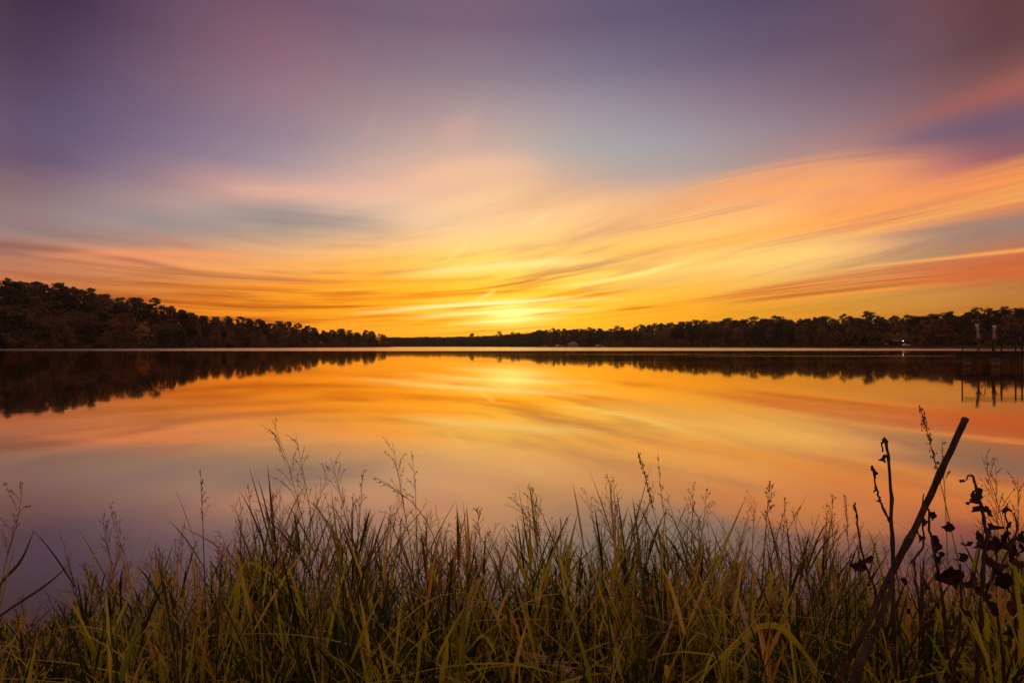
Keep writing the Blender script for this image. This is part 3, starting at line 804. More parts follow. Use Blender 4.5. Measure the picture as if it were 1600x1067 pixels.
def camper(px, d, Lm, Hm, lab, cat='camper', mat='white'):
    x, y, z = spot(px, d); e = tag(empty('camper', (x, y, z), rng.uniform(-.2, .2)), lab, cat, 'white vehicles by the far house')
    h = Lm / 2
    G = Geo(); pts = [(-h, .55), (h - .3, .55), (h, .9), (h - .15, Hm - .5), (h - .6, Hm), (-h + .15, Hm), (-h, Hm - .2)]
    n = len(pts); v = [(a, 0, b) for a, b in pts] + [(a, 2.2, b) for a, b in pts]
    G.add(v, [tuple(range(n)), tuple(range(2 * n - 1, n - 1, -1))] + [(i, i + n, (i + 1) % n + n, (i + 1) % n) for i in range(n)])
    G.build('body', M[mat], e)
    for wx in (-h * .5, h * .45): Geo().box((wx - .6, -.03, Hm * .55), (wx + .6, -.004, Hm * .8)).build('window', M['glassd'], e)
    for wx in (-h * .45, h * .5):
        Geo().tube([(wx, -.05, .38), (wx, .2, .38)], .38, 12).build('wheel', M['tyre'], e)
camper(847, 9, 7.0, 2.9, 'white camper, leftmost of the pale vehicles left of the hipped roof house')
camper(852.5, 7, 5.0, 2.1, 'small white van between the leftmost camper and the long camper by the far house', 'van')
camper(871, 9, 6.0, 3.0, 'long white camper parked just left of the hipped roof house')
camper(879, 6, 4.6, 1.7, 'low white car parked beside the left wall of the hipped roof house', 'car')
camper(934, 8, 4.2, 2.6, 'white van parked on the far shore well right of the hipped roof house', 'van')
camper(942, 7, 3.8, 1.6, 'small white car, rightmost of the pale vehicles on the far shore', 'car')
# blue rowing boat
def boat(px, d, lab):
    x, y, z = spot(px, d); e = tag(empty('rowing_boat', (x, y, z + .02), .15), lab, 'boat')
    G = Geo(); st = []
    for t in np.linspace(-1, 1, 9):
        w = .75 * (1 - max(t, 0) ** 2.2 * .96) * (1 - max(-t, 0) ** 4 * .25); s = .15 * t * t
        st.append([(t * 2.2, -w, .62 + s), (t * 2.2, -w * .7, .12 + s * .5), (t * 2.2, 0, 0 + s * .5), (t * 2.2, w * .7, .12 + s * .5), (t * 2.2, w, .62 + s)])
    v = [p_ for r_ in st for p_ in r_]
    G.add(v, [(i * 5 + j, i * 5 + j + 1, i * 5 + j + 6, i * 5 + j + 5) for i in range(8) for j in range(4)] + [(0, 1, 2, 3, 4)])
    G.build('hull', M['blue'], e)
    for t in (-.9, .6): Geo().box((t - .15, -.55, .42), (t + .15, .55, .46)).build('thwart', M['white'], e)
boat(914, 1.2, 'small blue boat pulled up on the far shore right of the hipped roof house')
# lit pavilion on the right shore
x, y, z = spot(1406, 30)
e = tag(empty('picnic_pavilion', (x, y, z)), 'open picnic pavilion with low gable roof and one lit lamp on the right shore', 'pavilion')
for a in (-3.2, 0, 3.2):
    for b in (0, 4.5): Geo().box((a - .1, b - .1, -.4), (a + .1, b + .1, 2.5)).build('post', M['timber'], e)
gable_roof(Geo(), -3.4, 3.4, -.2, 4.7, 2.65, 1.3, .7).build('roof', M['brownroof'], e)
Geo().box((-3.4, 4.75, -.4), (1.2, 4.85, 2.45)).build('back_wall', M['timber'], e)
x2, y2, z2 = x + world_x(1409, y) - world_x(1406, y), y - 1.2, z
le = tag(empty('lamp_post', (x2, y2, ground_h(x2, y2))), 'lit lamp on a thin post before the picnic pavilion on the right shore', 'lamp')
lh = CAMZ + (HOR - 532.6) / F * y2 - ground_h(x2, y2)
Geo().tube([(0, 0, -.3), (0, 0, lh - .1)], [.06, .045], 8).build('post', M['timber'], le)
Geo().tube([(0, 0, lh - .22), (0, 0, lh - .12), (0, 0, lh + .12), (0, 0, lh + .2)], [.08, .19, .2, .06], 10).build('globe', M['lamp'], le)
Geo().tube([(0, 0, lh + .2), (0, 0, lh + .3)], [.24, .08], 10).build('hood', M['rail'], le)
def car(px, d, lab, mat, rz=0.0):
    x, y, z = spot(px, d); e = tag(empty('parked_car', (x, y, z), rz), lab, 'car')
    pr = [(-2.1, .35), (2.1, .35), (2.15, .75), (1.3, .9), (.7, 1.42), (-1.0, 1.45), (-1.7, .95), (-2.15, .9)]
    n = len(pr); v = [(a, -.85, b) for a, b in pr] + [(a, .85, b) for a, b in pr]
    Geo().add(v, []) 
    G = Geo(); G.add(v, [tuple(range(n)), tuple(range(2 * n - 1, n - 1, -1))] + [(i, i + n, (i + 1) % n + n, (i + 1) % n) for i in range(n)]); G.build('body', M[mat], e)
    Geo().box((-.95, -.87, .95), (.65, -.855, 1.35)).build('window', M['glassd'], e)
    for wx in (-1.3, 1.3):
        for wy in (-.8, .62): Geo().tube([(wx, wy, .33), (wx, wy + .18, .33)], .33, 12).build('wheel', M['tyre'], e)
car(1416, 24, 'pale car parked at the right end of the lit picnic pavilion', 'white')
car(1383.5, 26, 'small red car parked left of the lit picnic pavilion', 'red', 1.2)
def table(px, d, lab, s=1.0):
    x, y, z = spot(px, d); e = tag(empty('picnic_table', (x, y, z), rng.uniform(-.3, .3)), lab, 'picnic table', 'picnic tables on the right shore lawn')
    e.scale = (s, s, s)
    for k in range(5): Geo().box((-1.1, -.40 + k * .16, .74), (1.1, -.26 + k * .16, .78)).build('top_plank', M['block'], e)
    for yy in (-.75, .62): Geo().box((-1.1, yy, .44), (1.1, yy + .24, .48)).build('bench_plank', M['block'], e)
    for xx in (-.8, .8):
        Geo().tube([(xx, -.62, 0), (xx, -.2, .739)], .04, 6).build('leg', M['timber'], e)
        Geo().tube([(xx, .62, 0), (xx, .2, .739)], .04, 6).build('leg', M['timber'], e)
        Geo().box((xx - .03, -.74, .37), (xx + .03, .84, .439)).build('cross_bar', M['timber'], e)
table(1441, 22, 'picnic table on the lawn nearest the lit pavilion', 1.5)
table(1466, 13, 'picnic table on the lawn nearest the water left of the pier', 1.3)
table(1486, 20, 'picnic table on the lawn, rightmost one left of the pier', 1.5)
table(1455, 24, 'dim picnic table under the rust brown tree between the others', 1.3)

# ------------------------------------------------------------------ foreground: the grassy bank
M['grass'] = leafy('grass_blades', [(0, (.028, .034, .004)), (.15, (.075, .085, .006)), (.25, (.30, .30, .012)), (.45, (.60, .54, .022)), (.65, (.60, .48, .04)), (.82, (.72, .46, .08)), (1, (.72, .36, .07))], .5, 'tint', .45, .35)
M['straw'] = leafy('dry_straw', [(0, (.52, .26, .07)), (.5, (.58, .36, .15)), (1, (.62, .48, .32))], .3, 'tint', .6, .25)
M['seed'] = leafy('seed_heads', [(0, (.16, .08, .03)), (.5, (.34, .17, .06)), (1, (.48, .28, .12))], .3, 'tint', .7, .2)
M['deadstem'] = solid('dead_stem', (.075, .042, .030), (.035, .020, .016), 30, .8, .5, stretch=(1, 1, .25))
M['cane'] = solid('dead_cane', (.075, .036, .015), (.020, .010, .006), 60, .85, 1.0, stretch=(1, 1, .10))
M['deadleaf'] = leafy('withered_leaf', [(0, (.03, .014, .010)), (.5, (.05, .021, .014)), (1, (.085, .036, .02))], .3, 'obj', .7, .2)
M['rock'] = solid('bank_rock', (.20, .16, .14), (.10, .08, .07), 5, .9, .9)
M['fern'] = leafy('golden_weed', [(0, (.24, .13, .03)), (1, (.36, .21, .05))], .35, 'tint')

GPROF = [(-200, 990), (0, 975), (60, 955), (110, 935), (150, 890), (200, 885), (260, 875), (310, 840), (350, 835), (400, 800), (450, 778), (500, 775), (560, 795), (620, 805), (700, 818), (740, 832), (800, 812),
         (850, 815), (900, 828), (950, 802), (1000, 782), (1050, 786), (1100, 802), (1160, 832), (1200, 812), (1240, 832), (1300, 812), (1360, 825), (1420, 858), (1480, 862), (1550, 835), (1600, 815), (1800, 815)]
f_gp0 = cols(GPROF)
f_gp = lambda p: f_gp0(p) + 24 * min(max((p - 200) / 200, 0), 1) + 14 * math.sin(p * .043) + 11 * math.sin(p * .11 + 1) + 8 * math.sin(p * .27 + 2)
up = np.array([0, 0, 1.0])
def blade(G, root, h, lean, th, w, t, droop=0.0, seg=7, fold=0.0, start=None):
    """a tapering leaf from root; lean = sideways reach / h, th = compass of the lean, droop = how far the tip falls over"""
    u = np.linspace(0, 1, seg)
    hd = np.array([math.cos(th), math.sin(th), 0])
    z = h * (u - droop * u ** 2.6); x = h * lean * (u ** 1.7 if start is None else u)
    c = root + hd * x[:, None] + up * z[:, None]
    side = np.array([-math.sin(th), math.cos(th), 0]); tw = rng.uniform(-.9, .9)
    ang = tw * (0.3 + u)
    sv = side[None] * np.cos(ang)[:, None] + (hd * .7 + up * .3)[None] * np.sin(ang)[:, None]
    ww = w * .5 * np.clip((1 - u ** 2.2), .03, 1) * (0.55 + .45 * np.minimum(u * 5, 1))
    v = np.stack([c - sv * ww[:, None], c + sv * ww[:, None]], 1).reshape(-1, 3)
    G.add(v, [(2 * i, 2 * i + 1, 2 * i + 3, 2 * i + 2) for i in range(seg - 1)], t)
def spikelets(G, pts, n, size, t):
    for _ in range(n):
        k = rng.uniform(.25, 1); i = k * (len(pts) - 1); a = pts[int(i)]; b = pts[min(int(i) + 1, len(pts) - 1)]
        p = a + (b - a) * (i - int(i)) + rng.normal(size=3) * size * .5
        d = (pts[-1] - pts[0]); d = d / (np.linalg.norm(d) + 1e-9); s = np.cross(d, rng.normal(size=3)); s /= np.linalg.norm(s) + 1e-9
        L = size * rng.uniform(.7, 1.4)
        q = np.cross(d, s)
        G.add([p - d * L * .5, p + s * L * .22, p + d * L * .7, p - s * L * .22, p + q * L * .2], [(0, 1, 2), (2, 3, 0), (0, 4, 2)], t)
def panicle(G, base, top, nb, reach, sp, tt, rad=.0005, size=.0035, droop=.15):
    """open seed head: thin branchlets off the axis between base and top, carrying small spikelets"""
    ax = top - base; L = np.linalg.norm(ax); d = ax / L
    G.tube([base, base + ax * .5 + rng.normal(size=3) * L * .015, top], [rad * 1.6, rad * 1.2, rad * .7], 3, tt, False)
    for k in range(nb):
        q = (k + rng.uniform(0, .8)) / nb * .92; p = base + ax * q
        th = rng.uniform(0, 6.28); o = np.cross(d, [math.cos(th), math.sin(th), .2]); o /= np.linalg.norm(o) + 1e-9
        ln = L * reach * (1 - .65 * q) * rng.uniform(.7, 1.2)
        dr = d * rng.uniform(.75, 1.0) + o * rng.uniform(.25, .7)
        e = p + dr * ln; mid = p + dr * ln * .5 + up * ln * .04; e = e - up * ln * droop * rng.uniform(0, 1.2)
        pts = np.array([p, mid, e]); G.tube(pts, [rad, rad * .8, rad * .6], 3, tt, False)
        spikelets(G, pts, sp, size, min(max(tt + rng.normal() * .2, 0), 1))
def culm(G, S, root, h, lean, th, t, head=True, leaves=4, wl=.0078):
    u = np.linspace(0, 1, 6); hd = np.array([math.cos(th), math.sin(th), 0])
    c = root + hd * (h * lean * u ** 1.6)[:, None] + up * (h * u)[:, None]
    G.tube(c, np.linspace(.0017, .0008, 6), 3, t, False)
    for k in range(leaves):
        q = rng.uniform(.12, .8); i = q * 5; p = c[int(i)] + (c[int(i) + 1] - c[int(i)]) * (i - int(i))
        L = rng.uniform(.12, .30) * min(1, h / .4); a = rng.uniform(.25, .75)
        blade(G, p, L * math.cos(a), math.tan(a), rng.uniform(0, 6.28), wl * rng.uniform(.6, 1.25), min(max(t + rng.normal() * .12, 0), 1), rng.uniform(0, .45), 6, start=1)
    if head:
        panicle(S, c[-2], c[-1] + (c[-1] - c[-2]) * rng.uniform(.3, 1.0), int(rng.integers(7, 12)), rng.uniform(.3, .6), 5, rng.uniform(.2, .9))

GR, SH, GN = Geo(), Geo(), Geo()
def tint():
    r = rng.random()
    return rng.uniform(.0, .12) if r < .58 else (rng.uniform(.25, .55) if r < .80 else rng.uniform(.55, 1.0))  # mostly very dark green, painting the shade between blades into their colour
def root_at(Y=None):
    Y = Y or 1.0 + 1.22 * rng.random() ** .8
    x = rng.uniform(-1.02, 1.02) * Y
    Y = min(Y, bank_y(x) + .07)
    return x, Y
for _ in range(9000):                                        # basal blades
    x, Y = root_at(); px = 800 + F * x / Y
    gz_ = ground_h(x, Y)
    off = rng.exponential(105) + 25 + 200 * max(0, (1.45 - Y))
    if px < 180: off += rng.exponential(40)
    top = CAMZ + (HOR - float(f_gp(px)) - off) / F * Y
    h = min(max(top - gz_, .09), .62)
    if math.sin(x * 11 + 1.3 * math.sin(Y * 9)) + math.sin(x * 23 + Y * 17) < -1.0 and rng.random() < .75: continue
    if 1270 < px < 1560 and Y < 1.22: h *= .55
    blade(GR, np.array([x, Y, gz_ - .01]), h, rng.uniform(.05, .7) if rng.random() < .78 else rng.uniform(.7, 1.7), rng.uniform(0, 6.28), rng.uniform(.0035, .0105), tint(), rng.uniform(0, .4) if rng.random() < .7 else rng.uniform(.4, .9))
for _ in range(1100):                                         # leafy stems
    x, Y = root_at(); px = 800 + F * x / Y; gz_ = ground_h(x, Y)
    hd = rng.random() < .42
    off = rng.exponential(62) - (18 if hd else 0) + 170 * max(0, (1.4 - Y))
    top = CAMZ + (HOR - float(f_gp(px)) - off) / F * Y
    h = max(top - gz_, .12)
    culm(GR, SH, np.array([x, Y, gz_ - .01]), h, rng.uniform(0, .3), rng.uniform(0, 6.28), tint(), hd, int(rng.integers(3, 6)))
for _ in range(330):                                         # long bent straws and arching leaves
    x, Y = root_at(rng.uniform(1.05, 1.75)); gz_ = ground_h(x, Y); px = 800 + F * x / Y
    if px < 250 and rng.random() < .6: continue
    q = rng.random()
    blade(GR, np.array([x, Y, gz_ + rng.uniform(0, .1)]), rng.uniform(.2, .42), rng.uniform(.7, 1.9), rng.uniform(0, 6.28), rng.uniform(.0022, .004) if q < .6 else rng.uniform(.007, .012), rng.uniform(.6, 1) if q < .6 else rng.uniform(.3, .6), rng.uniform(.2, .85), 10)
for _ in range(1500):                                        # flattened dry thatch near the ground
    x, Y = root_at(); gz_ = ground_h(x, Y)
    blade(GR, np.array([x, Y, gz_ + rng.uniform(0, .05)]), rng.uniform(.04, .14), rng.uniform(.8, 2.2), rng.uniform(0, 6.28), rng.uniform(.003, .006), rng.uniform(.5, 1), rng.uniform(.2, .8))
for _ in range(6500):                                        # same grass round and behind the camera, unseen, added to shade the visible bases
    x, Y = rng.uniform(-2.2, 2.2), rng.uniform(-1.3, 1.0); gz_ = ground_h(x, Y)
    lim = (CAMZ - .63 * max(Y, .0)) - gz_ if Y > .25 else .75
    if Y < .35 and abs(x) < .3: continue
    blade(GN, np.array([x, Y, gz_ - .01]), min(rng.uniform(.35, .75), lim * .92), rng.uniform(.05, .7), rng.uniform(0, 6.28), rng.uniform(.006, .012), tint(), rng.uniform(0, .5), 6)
tag(GN.build('unseen_shade_grass', M['grass'], None, False, True), 'unseen grass round the viewer, added to shade the bank grass', 'grass', kind='stuff')
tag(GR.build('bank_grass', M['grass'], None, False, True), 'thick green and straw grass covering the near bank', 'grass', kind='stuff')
tag(SH.build('fine_seed_grass', M['seed'], None, False, True), 'faint open seed heads rising out of the bank grass', 'grass', kind='stuff')

# tall seed stalks that stand out of the grass, one by one
def curve3(P, n=10):
    P = np.array([list(p) for p in P], float); t = np.linspace(0, 1, len(P)); u = np.linspace(0, 1, n)
    if len(P) == 3:
        l0, l1 = np.linalg.norm(P[1] - P[0]), np.linalg.norm(P[2] - P[1]); k = l0 / (l0 + l1)
        a = (P[1] - (1 - k) ** 2 * P[0] - k * k * P[2]) / (2 * k * (1 - k))
        return ((1 - u) ** 2)[:, None] * P[0] + (2 * u * (1 - u))[:, None] * a + (u ** 2)[:, None] * P[2]
    out = []
    for q in u:                                              # Catmull-Rom
        s = q * (len(P) - 1); i = min(int(s), len(P) - 2); f = s - i
        p0, p1, p2, p3 = P[max(i - 1, 0)], P[i], P[i + 1], P[min(i + 2, len(P) - 1)]
        out.append(.5 * ((2 * p1) + (p2 - p0) * f + (2 * p0 - 5 * p1 + 4 * p2 - p3) * f * f + (3 * p1 - p0 - 3 * p2 + p3) * f ** 3))
    return np.array(out)
def foot(px, Y):
    x = world_x(px, Y); return Vector((x, Y, ground_h(x, Y) - .01))
def stalk(tip, midp, foot_px, Y, label, head=.3, form='open', nb=11, reach=.5, t=.3, leaf=2, r=.0017, sp=8):
    f = foot(foot_px, Y)
    e = tag(empty('seed_stalk', f), label, 'grass stalk', 'tall seed stalks on the near bank')
    c = curve3([f, at(*midp, Y), at(*tip, Y)], 16) - np.array(f)
    n0 = int(16 * (1 - head))
    G = Geo(); G.tube(c[:n0 + 1], np.linspace(r * 1.3, r * .6, n0 + 1), 5, t); G.build('stem', M['grass'], e, True, True)
    G = Geo()
    if form == 'open':
        panicle(G, c[n0], c[-1], nb, reach, sp, .25, .0006, .0042)
    else:                                                    # narrow spike
        G.tube(c[n0:], .0009, 3, .2, False); spikelets(G, c[n0:], 90, .0065, .15)
    G.build('seed_head', M['seed'], e, False, True)
    for k in range(leaf):
        G = Geo(); i = int(rng.integers(5, max(6, n0 - 2))); a = rng.uniform(.2, .55); L = rng.uniform(.16, .3)
        blade(G, c[i], L * math.cos(a), math.tan(a), rng.choice([0.1, 3.0]) + rng.normal() * .5, .008, t + rng.uniform(-.1, .1), rng.uniform(0, .3), 7, start=1)
        G.build('leaf', M['grass'], e, False, True)
stalk((424, 652), (470, 800), 500, 1.65, 'tallest seed stalk left of centre, its open head leaning left over the lake', .42, nb=14, reach=.42, t=.2, leaf=3)
stalk((462, 678), (488, 820), 505, 1.7, 'thin seed stalk just right of the tallest left-leaning one', .34, nb=9, reach=.35)
stalk((517, 714), (545, 830), 550, 1.6, 'seed stalk with a small head nodding left, right of the tallest left-leaning stalk', .32, nb=9, reach=.5)
stalk((567, 738), (560, 840), 562, 1.6, 'short seed stalk with a feathery head, left of the tall centre pair', .35, nb=10, reach=.4)
stalk((613, 690), (634, 800), 650, 1.55, 'tall dark seed stalk, left one of the pair left of centre', .4, nb=12, reach=.4, t=.15)
stalk((643, 702), (650, 810), 656, 1.55, 'tall dark seed stalk with a narrow head, right one of the pair left of centre', .34, nb=9, reach=.22, t=.15)
stalk((585, 744), (630, 772), 640, 1.55, 'seed head drooping far to the left beside the tall pair', .22, nb=8, reach=.35, leaf=0)
stalk((313, 735), (318, 850), 322, 1.6, 'narrow dark seed stalk standing alone left of the thick grass', .3, nb=10, reach=.3, t=.15)
stalk((171, 788), (196, 870), 206, 1.7, 'brown seed stalk bent at the top above the thin grass on the left', .32, nb=9, reach=.4, t=.75)
stalk((160, 806), (174, 880), 178, 1.72, 'bushy brown seed head beside the bent stalk on the left', .36, nb=13, reach=.5, t=.75)
stalk((36, 756), (14, 850), -20, 1.35, 'seed stalk with an open head leaning in at the left picture edge', .32, nb=10, reach=.55, leaf=1, sp=10)
stalk((830, 760), (845, 860), 852, 1.55, 'feathery seed stalk near the middle of the bank', .34, nb=14, reach=.5)
stalk((800, 775), (838, 830), 856, 1.55, 'seed head nodding left beside the feathery stalk near the middle', .26, nb=8, reach=.5, leaf=1)
stalk((997, 706), (1020, 790), 1062, 1.5, 'dark spike of tight seeds leaning left, right of centre', .34, 'spike', t=.15, leaf=3)
stalk((1028, 708), (1038, 800), 1044, 1.55, 'fine upright seed stalk just right of the dark leaning spike', .34, nb=9, reach=.2)
stalk((948, 739), (970, 830), 985, 1.6, 'seed stalk with a slim head left of the dark leaning spike', .34, nb=9, reach=.25, t=.2)
stalk((1083, 756), (1080, 850), 1076, 1.6, 'seed stalk with a loose upright head right of the dark leaning spike', .32, nb=11, reach=.45)
stalk((1104, 764), (1095, 850), 1088, 1.62, 'seed head curving right beside the loose upright head', .28, nb=10, reach=.5, leaf=1)
stalk((1204, 750), (1195, 850), 1184, 1.45, 'dark seed stalk with a dense upright head on a broad green leaf', .24, nb=14, reach=.3, t=.2, leaf=3, r=.0024, sp=11)
stalk((1226, 776), (1222, 850), 1216, 1.5, 'seed head leaning right beside the dense upright head', .26, nb=9, reach=.35)
stalk((1301, 772), (1302, 850), 1304, 1.6, 'pale seed stalk, left one of two left of the dead weeds', .34, nb=12, reach=.4, t=.6)
stalk((1322, 774), (1326, 850), 1330, 1.6, 'pale seed stalk, right one of two left of the dead weeds', .34, nb=12, reach=.4, t=.6)
stalk((1438, 636), (1466, 740), 1535, 1.35, 'long thin seed spike crossing behind the leaning cane', .26, 'spike', t=.5, leaf=0)
stalk((1472, 684), (1476, 760), 1484, 1.5, 'short curled seed stalk right behind the top of the leaning cane', .2, nb=6, reach=.25, t=.7, leaf=0)
stalk((1533, 710), (1562, 800), 1610, 1.4, 'fan shaped pale seed head above the withered leaves at the right', .34, nb=14, reach=.45, t=.55)
stalk((1556, 728), (1560, 820), 1566, 1.45, 'upright pale seed head just right of the fan shaped one', .32, nb=12, reach=.35, t=.6)
stalk((1590, 745), (1592, 830), 1598, 1.5, 'seed head at the right picture edge above the withered leaves', .32, nb=12, reach=.45, t=.6)
stalk((745, 790), (752, 860), 756, 1.6, 'faint low seed stalk midway between the tall pair and the feathery stalk', .3, nb=9, reach=.45, leaf=1)
stalk((258, 886), (262, 930), 266, 1.8, 'low faint seed stalk in the thin grass on the left', .4, nb=10, reach=.4, t=.8, leaf=1)

# single blades and straws that catch the eye
def feature(name, pts, w, Y, label, t=.5, mat='grass', cat='grass blade', dY=0.0, tofoot=True, taper=1.0):
    """a ribbon leaf through photo directions at its own distance, rooted in the bank"""
    P = [at(px, py, Y + dY * i / (len(pts) - 1)) for i, (px, py) in enumerate(pts)]
    if tofoot:
        q = pts[-1]; dx = q[0] - pts[-2][0]; P.append(foot(q[0] + dx * .4, Y + dY))
    c = curve3(P, 22); f = Vector(c[-1]); c = c - np.array(f)
    tn = np.gradient(c, axis=0); tn /= np.linalg.norm(tn, axis=1)[:, None]
    sd = np.cross(tn, [0, 1, .25]); sd /= np.linalg.norm(sd, axis=1)[:, None]
    u = np.linspace(0, 1, 22); ww = w * .5 * np.clip(np.minimum(u * 3.2 * taper, 1), .06, 1) * (1 - .35 * u)
    nrm = np.cross(sd, tn)
    v = np.stack([c - sd * ww[:, None] + nrm * ww[:, None] * .35, c, c + sd * ww[:, None] + nrm * ww[:, None] * .35], 1).reshape(-1, 3)
    G = Geo(); G.add(v, [q for i in range(21) for q in ((3 * i, 3 * i + 1, 3 * i + 4, 3 * i + 3), (3 * i + 1, 3 * i + 2, 3 * i + 5, 3 * i + 4))], t)
    o = G.build(name, M[mat], None, True, True); o.location = f
    return tag(o, label, cat)
feature('broad_blade', [(1290, 1066), (1252, 1013), (1219, 981), (1190, 980), (1166, 997), (1130, 1040)], .017, 1.12, 'broad green blade arching over low in the right half of the bank', .5)
feature('folded_blade', [(1154, 931), (1160, 952), (1170, 985), (1166, 1040)], .014, 1.2, 'pale grey folded blade standing behind the broad arching blade', .9, 'straw')
feature('yellow_blade', [(936, 952), (962, 1008), (992, 1070)], .008, 1.2, 'straight yellow blade slanting down to the right below the dark spike', .72)
feature('green_blade', [(1066, 905), (1090, 945), (1116, 982), (1124, 1040)], .010, 1.3, 'green blade slanting down to the right of the golden weed', .45)
feature('green_blade', [(672, 952), (664, 988), (654, 1030)], .010, 1.2, 'upright bright green blade low in the middle of the bank', .42)
feature('green_blade', [(700, 996), (696, 1030), (690, 1066)], .012, 1.1, 'wide upright green blade at the bottom edge right of the bright one', .42)
feature('bent_blade', [(500, 942), (440, 908), (392, 880), (372, 900), (366, 960)], .010, 1.35, 'long green blade bowing right over the two dry straws', .42)
feature('dark_blade', [(112, 878), (70, 915), (0, 962), (-40, 1000)], .007, 1.5, 'dark blade rising to the right from the lower left picture edge', .1)
feature('dark_blade', [(54, 826), (32, 876), (-4, 920), (-30, 1000)], .008, 1.4, 'dark blade under the open seed head at the left picture edge', .1)
feature('pale_blade', [(770, 893), (750, 905), (735, 930), (728, 980)], .009, 1.4, 'short pale blade turned to the light in the middle of the grass', .85, 'straw')
feature('dry_straw', [(282, 822), (310, 836), (344, 860), (384, 928), (412, 1000), (432, 1066)], .006, 1.3, 'orange dry straw bent over in the left half of the bank', .3, 'straw', 'straw')
feature('dry_straw', [(352, 868), (404, 960), (440, 1016), (474, 1068)], .0045, 1.25, 'thin dry straw crossing right of the bent orange one', .4, 'straw', 'straw')
feature('dry_straw', [(462, 930), (452, 980), (436, 1066)], .004, 1.25, 'pale upright straw crossing the two dry straws on the left', .9, 'straw', 'straw')
feature('dead_stalk', [(1318, 808), (1282, 842), (1226, 908), (1178, 972), (1150, 1016)], .007, 1.4, 'long pale dead stalk slanting up to the right left of the dead weeds', .8, 'straw', 'stalk')
feature('dry_straw', [(1055, 946), (1046, 985), (1024, 1040)], .0045, 1.2, 'thin whitish straw standing beside the golden weed', 1.0, 'straw', 'straw')
feature('dry_straw', [(958, 1010), (959, 1040), (956, 1070)], .004, 1.15, 'whitish upright straw at the bottom edge left of the golden weed', 1.0, 'straw', 'straw')
def straw_head(pts, Y, label):
    P = [at(px, py, Y) for px, py in pts] + [foot(pts[-1][0] + 40, Y - .05)]
    c = curve3(P, 14); f = Vector(c[-1]); c = c - np.array(f)
    e = tag(empty('straw_head', f), label, 'grass stalk')
    G = Geo(); G.tube(c, .0016, 5, .5); G.build('stem', M['straw'], e, True, True)
    G = Geo(); spikelets(G, c[:9], 130, .007, .8); spikelets(G, c[:9], 60, .007, 1.0); G.build('seed_head', M['straw'], e, False, True)
straw_head([(815, 1018), (850, 1028), (884, 1048), (906, 1068)], 1.15, 'thick straw coloured seed head bowing left at the bottom of the bank')

# golden weed in the grass
e = tag(empty('golden_weed', foot(1015, 1.3)), 'feathery golden brown weed low in the grass under the dark spike', 'weed')
G, S_ = Geo(), Geo()
for k in range(9):
    th = rng.uniform(0, 6.28); tip = np.array([math.cos(th) * .07, math.sin(th) * .06, rng.uniform(.17, .30)])
    pts = curve3([(0, 0, 0), tip * [.3, .3, .6], tip], 8); S_.tube(pts, np.linspace(.0016, .0007, 8), 4, .3)
    for q in range(16):
        i = rng.uniform(2.5, 7); p = pts[int(i)]; b = rng.normal(size=3) * .5 + [0, 0, .5]; b /= np.linalg.norm(b)
        L = rng.uniform(.015, .04)
        for s in range(9):
            pp = p + b * L * s / 8; d2_ = rng.normal(size=3); d2_ /= np.linalg.norm(d2_); d3_ = np.cross(b, d2_)
            G.add([pp, pp + d2_ * .009 + d3_ * .0016, pp + d2_ * .012, pp + d2_ * .009 - d3_ * .0016], [(0, 1, 2, 3)], rng.random())
S_.build('stems', M['straw'], e, True, True); G.build('foliage', M['fern'], e, False, True)

# leaning cane, dead branch, dead weeds with withered leaves
def cane(name, pts, r, mat, label, cat, footit=True, knots=True):
    P = [at(px, py, Y) for px, py, Y in pts]
    if footit: P.append(foot(pts[-1][0] + (pts[-1][0] - pts[-2][0]) * .25, pts[-1][2] - .03))
    c = curve3(P, 26); f = Vector(c[-1]); c = c - np.array(f); c[1:-1] += rng.normal(size=(24, 3)) * r * .12
    rr = np.linspace(r[0], r[1], 26) if isinstance(r, tuple) else np.full(26, r)
    if knots: rr = rr * (1 + .16 * (rng.random(26) > .82) + rng.normal(size=26) * .035)
    o = Geo().tube(c, rr, 10).build(name, M[mat], None, True); o.location = f
    return tag(o, label, cat), c, f
r0 = .0078
def tube_thing(*a, **k): return cane(*a, **k)[0]
P = [at(1508, 655, 1.16), at(1470, 738, 1.13), at(1432, 820, 1.10), at(1385, 912, 1.06), at(1345, 995, 1.02), at(1312, 1066, .99)]
P.append(foot(1250, .95)); c = curve3(P, 30); f = Vector(c[-1]); c -= np.array(f)
c[2:-1] += rng.normal(size=(27, 3)) * .00035
rr = np.linspace(.0060, .0044, 30) * (1 + rng.normal(size=30) * .05); rr[[5, 11, 17, 24]] *= 1.2
e = tag(empty('leaning_cane', f), 'thick dead brown cane leaning right, cut off flat at its top', 'cane')
Geo().tube(c, rr, 12).build('shaft', M['cane'], e, True)
top_d = c[0] - c[1]; top_d /= np.linalg.norm(top_d)
Geo().tube([c[0] - top_d * .004, c[0] + top_d * .0015, c[0] + top_d * .003], [.0067, .0065, .0045], 12).build('broken_end', M['deadstem'], e)
P = [at(1394, 905, 1.09), at(1376, 960, 1.07), at(1352, 1020, 1.05), at(1334, 1070, 1.03)]; P.append(foot(1300, 1.0))
c = curve3(P, 20); f = Vector(c[-1]); c = c - np.array(f); c[1:-1] += rng.normal(size=(18, 3)) * .0012
o = Geo().tube(c, np.linspace(.004, .010, 20) * (1 + rng.normal(size=20) * .05), 9).build('dead_branch', M['deadstem'], None, True); o.location = f
tag(o, 'dark dead branch lying along the lower half of the leaning cane', 'branch')

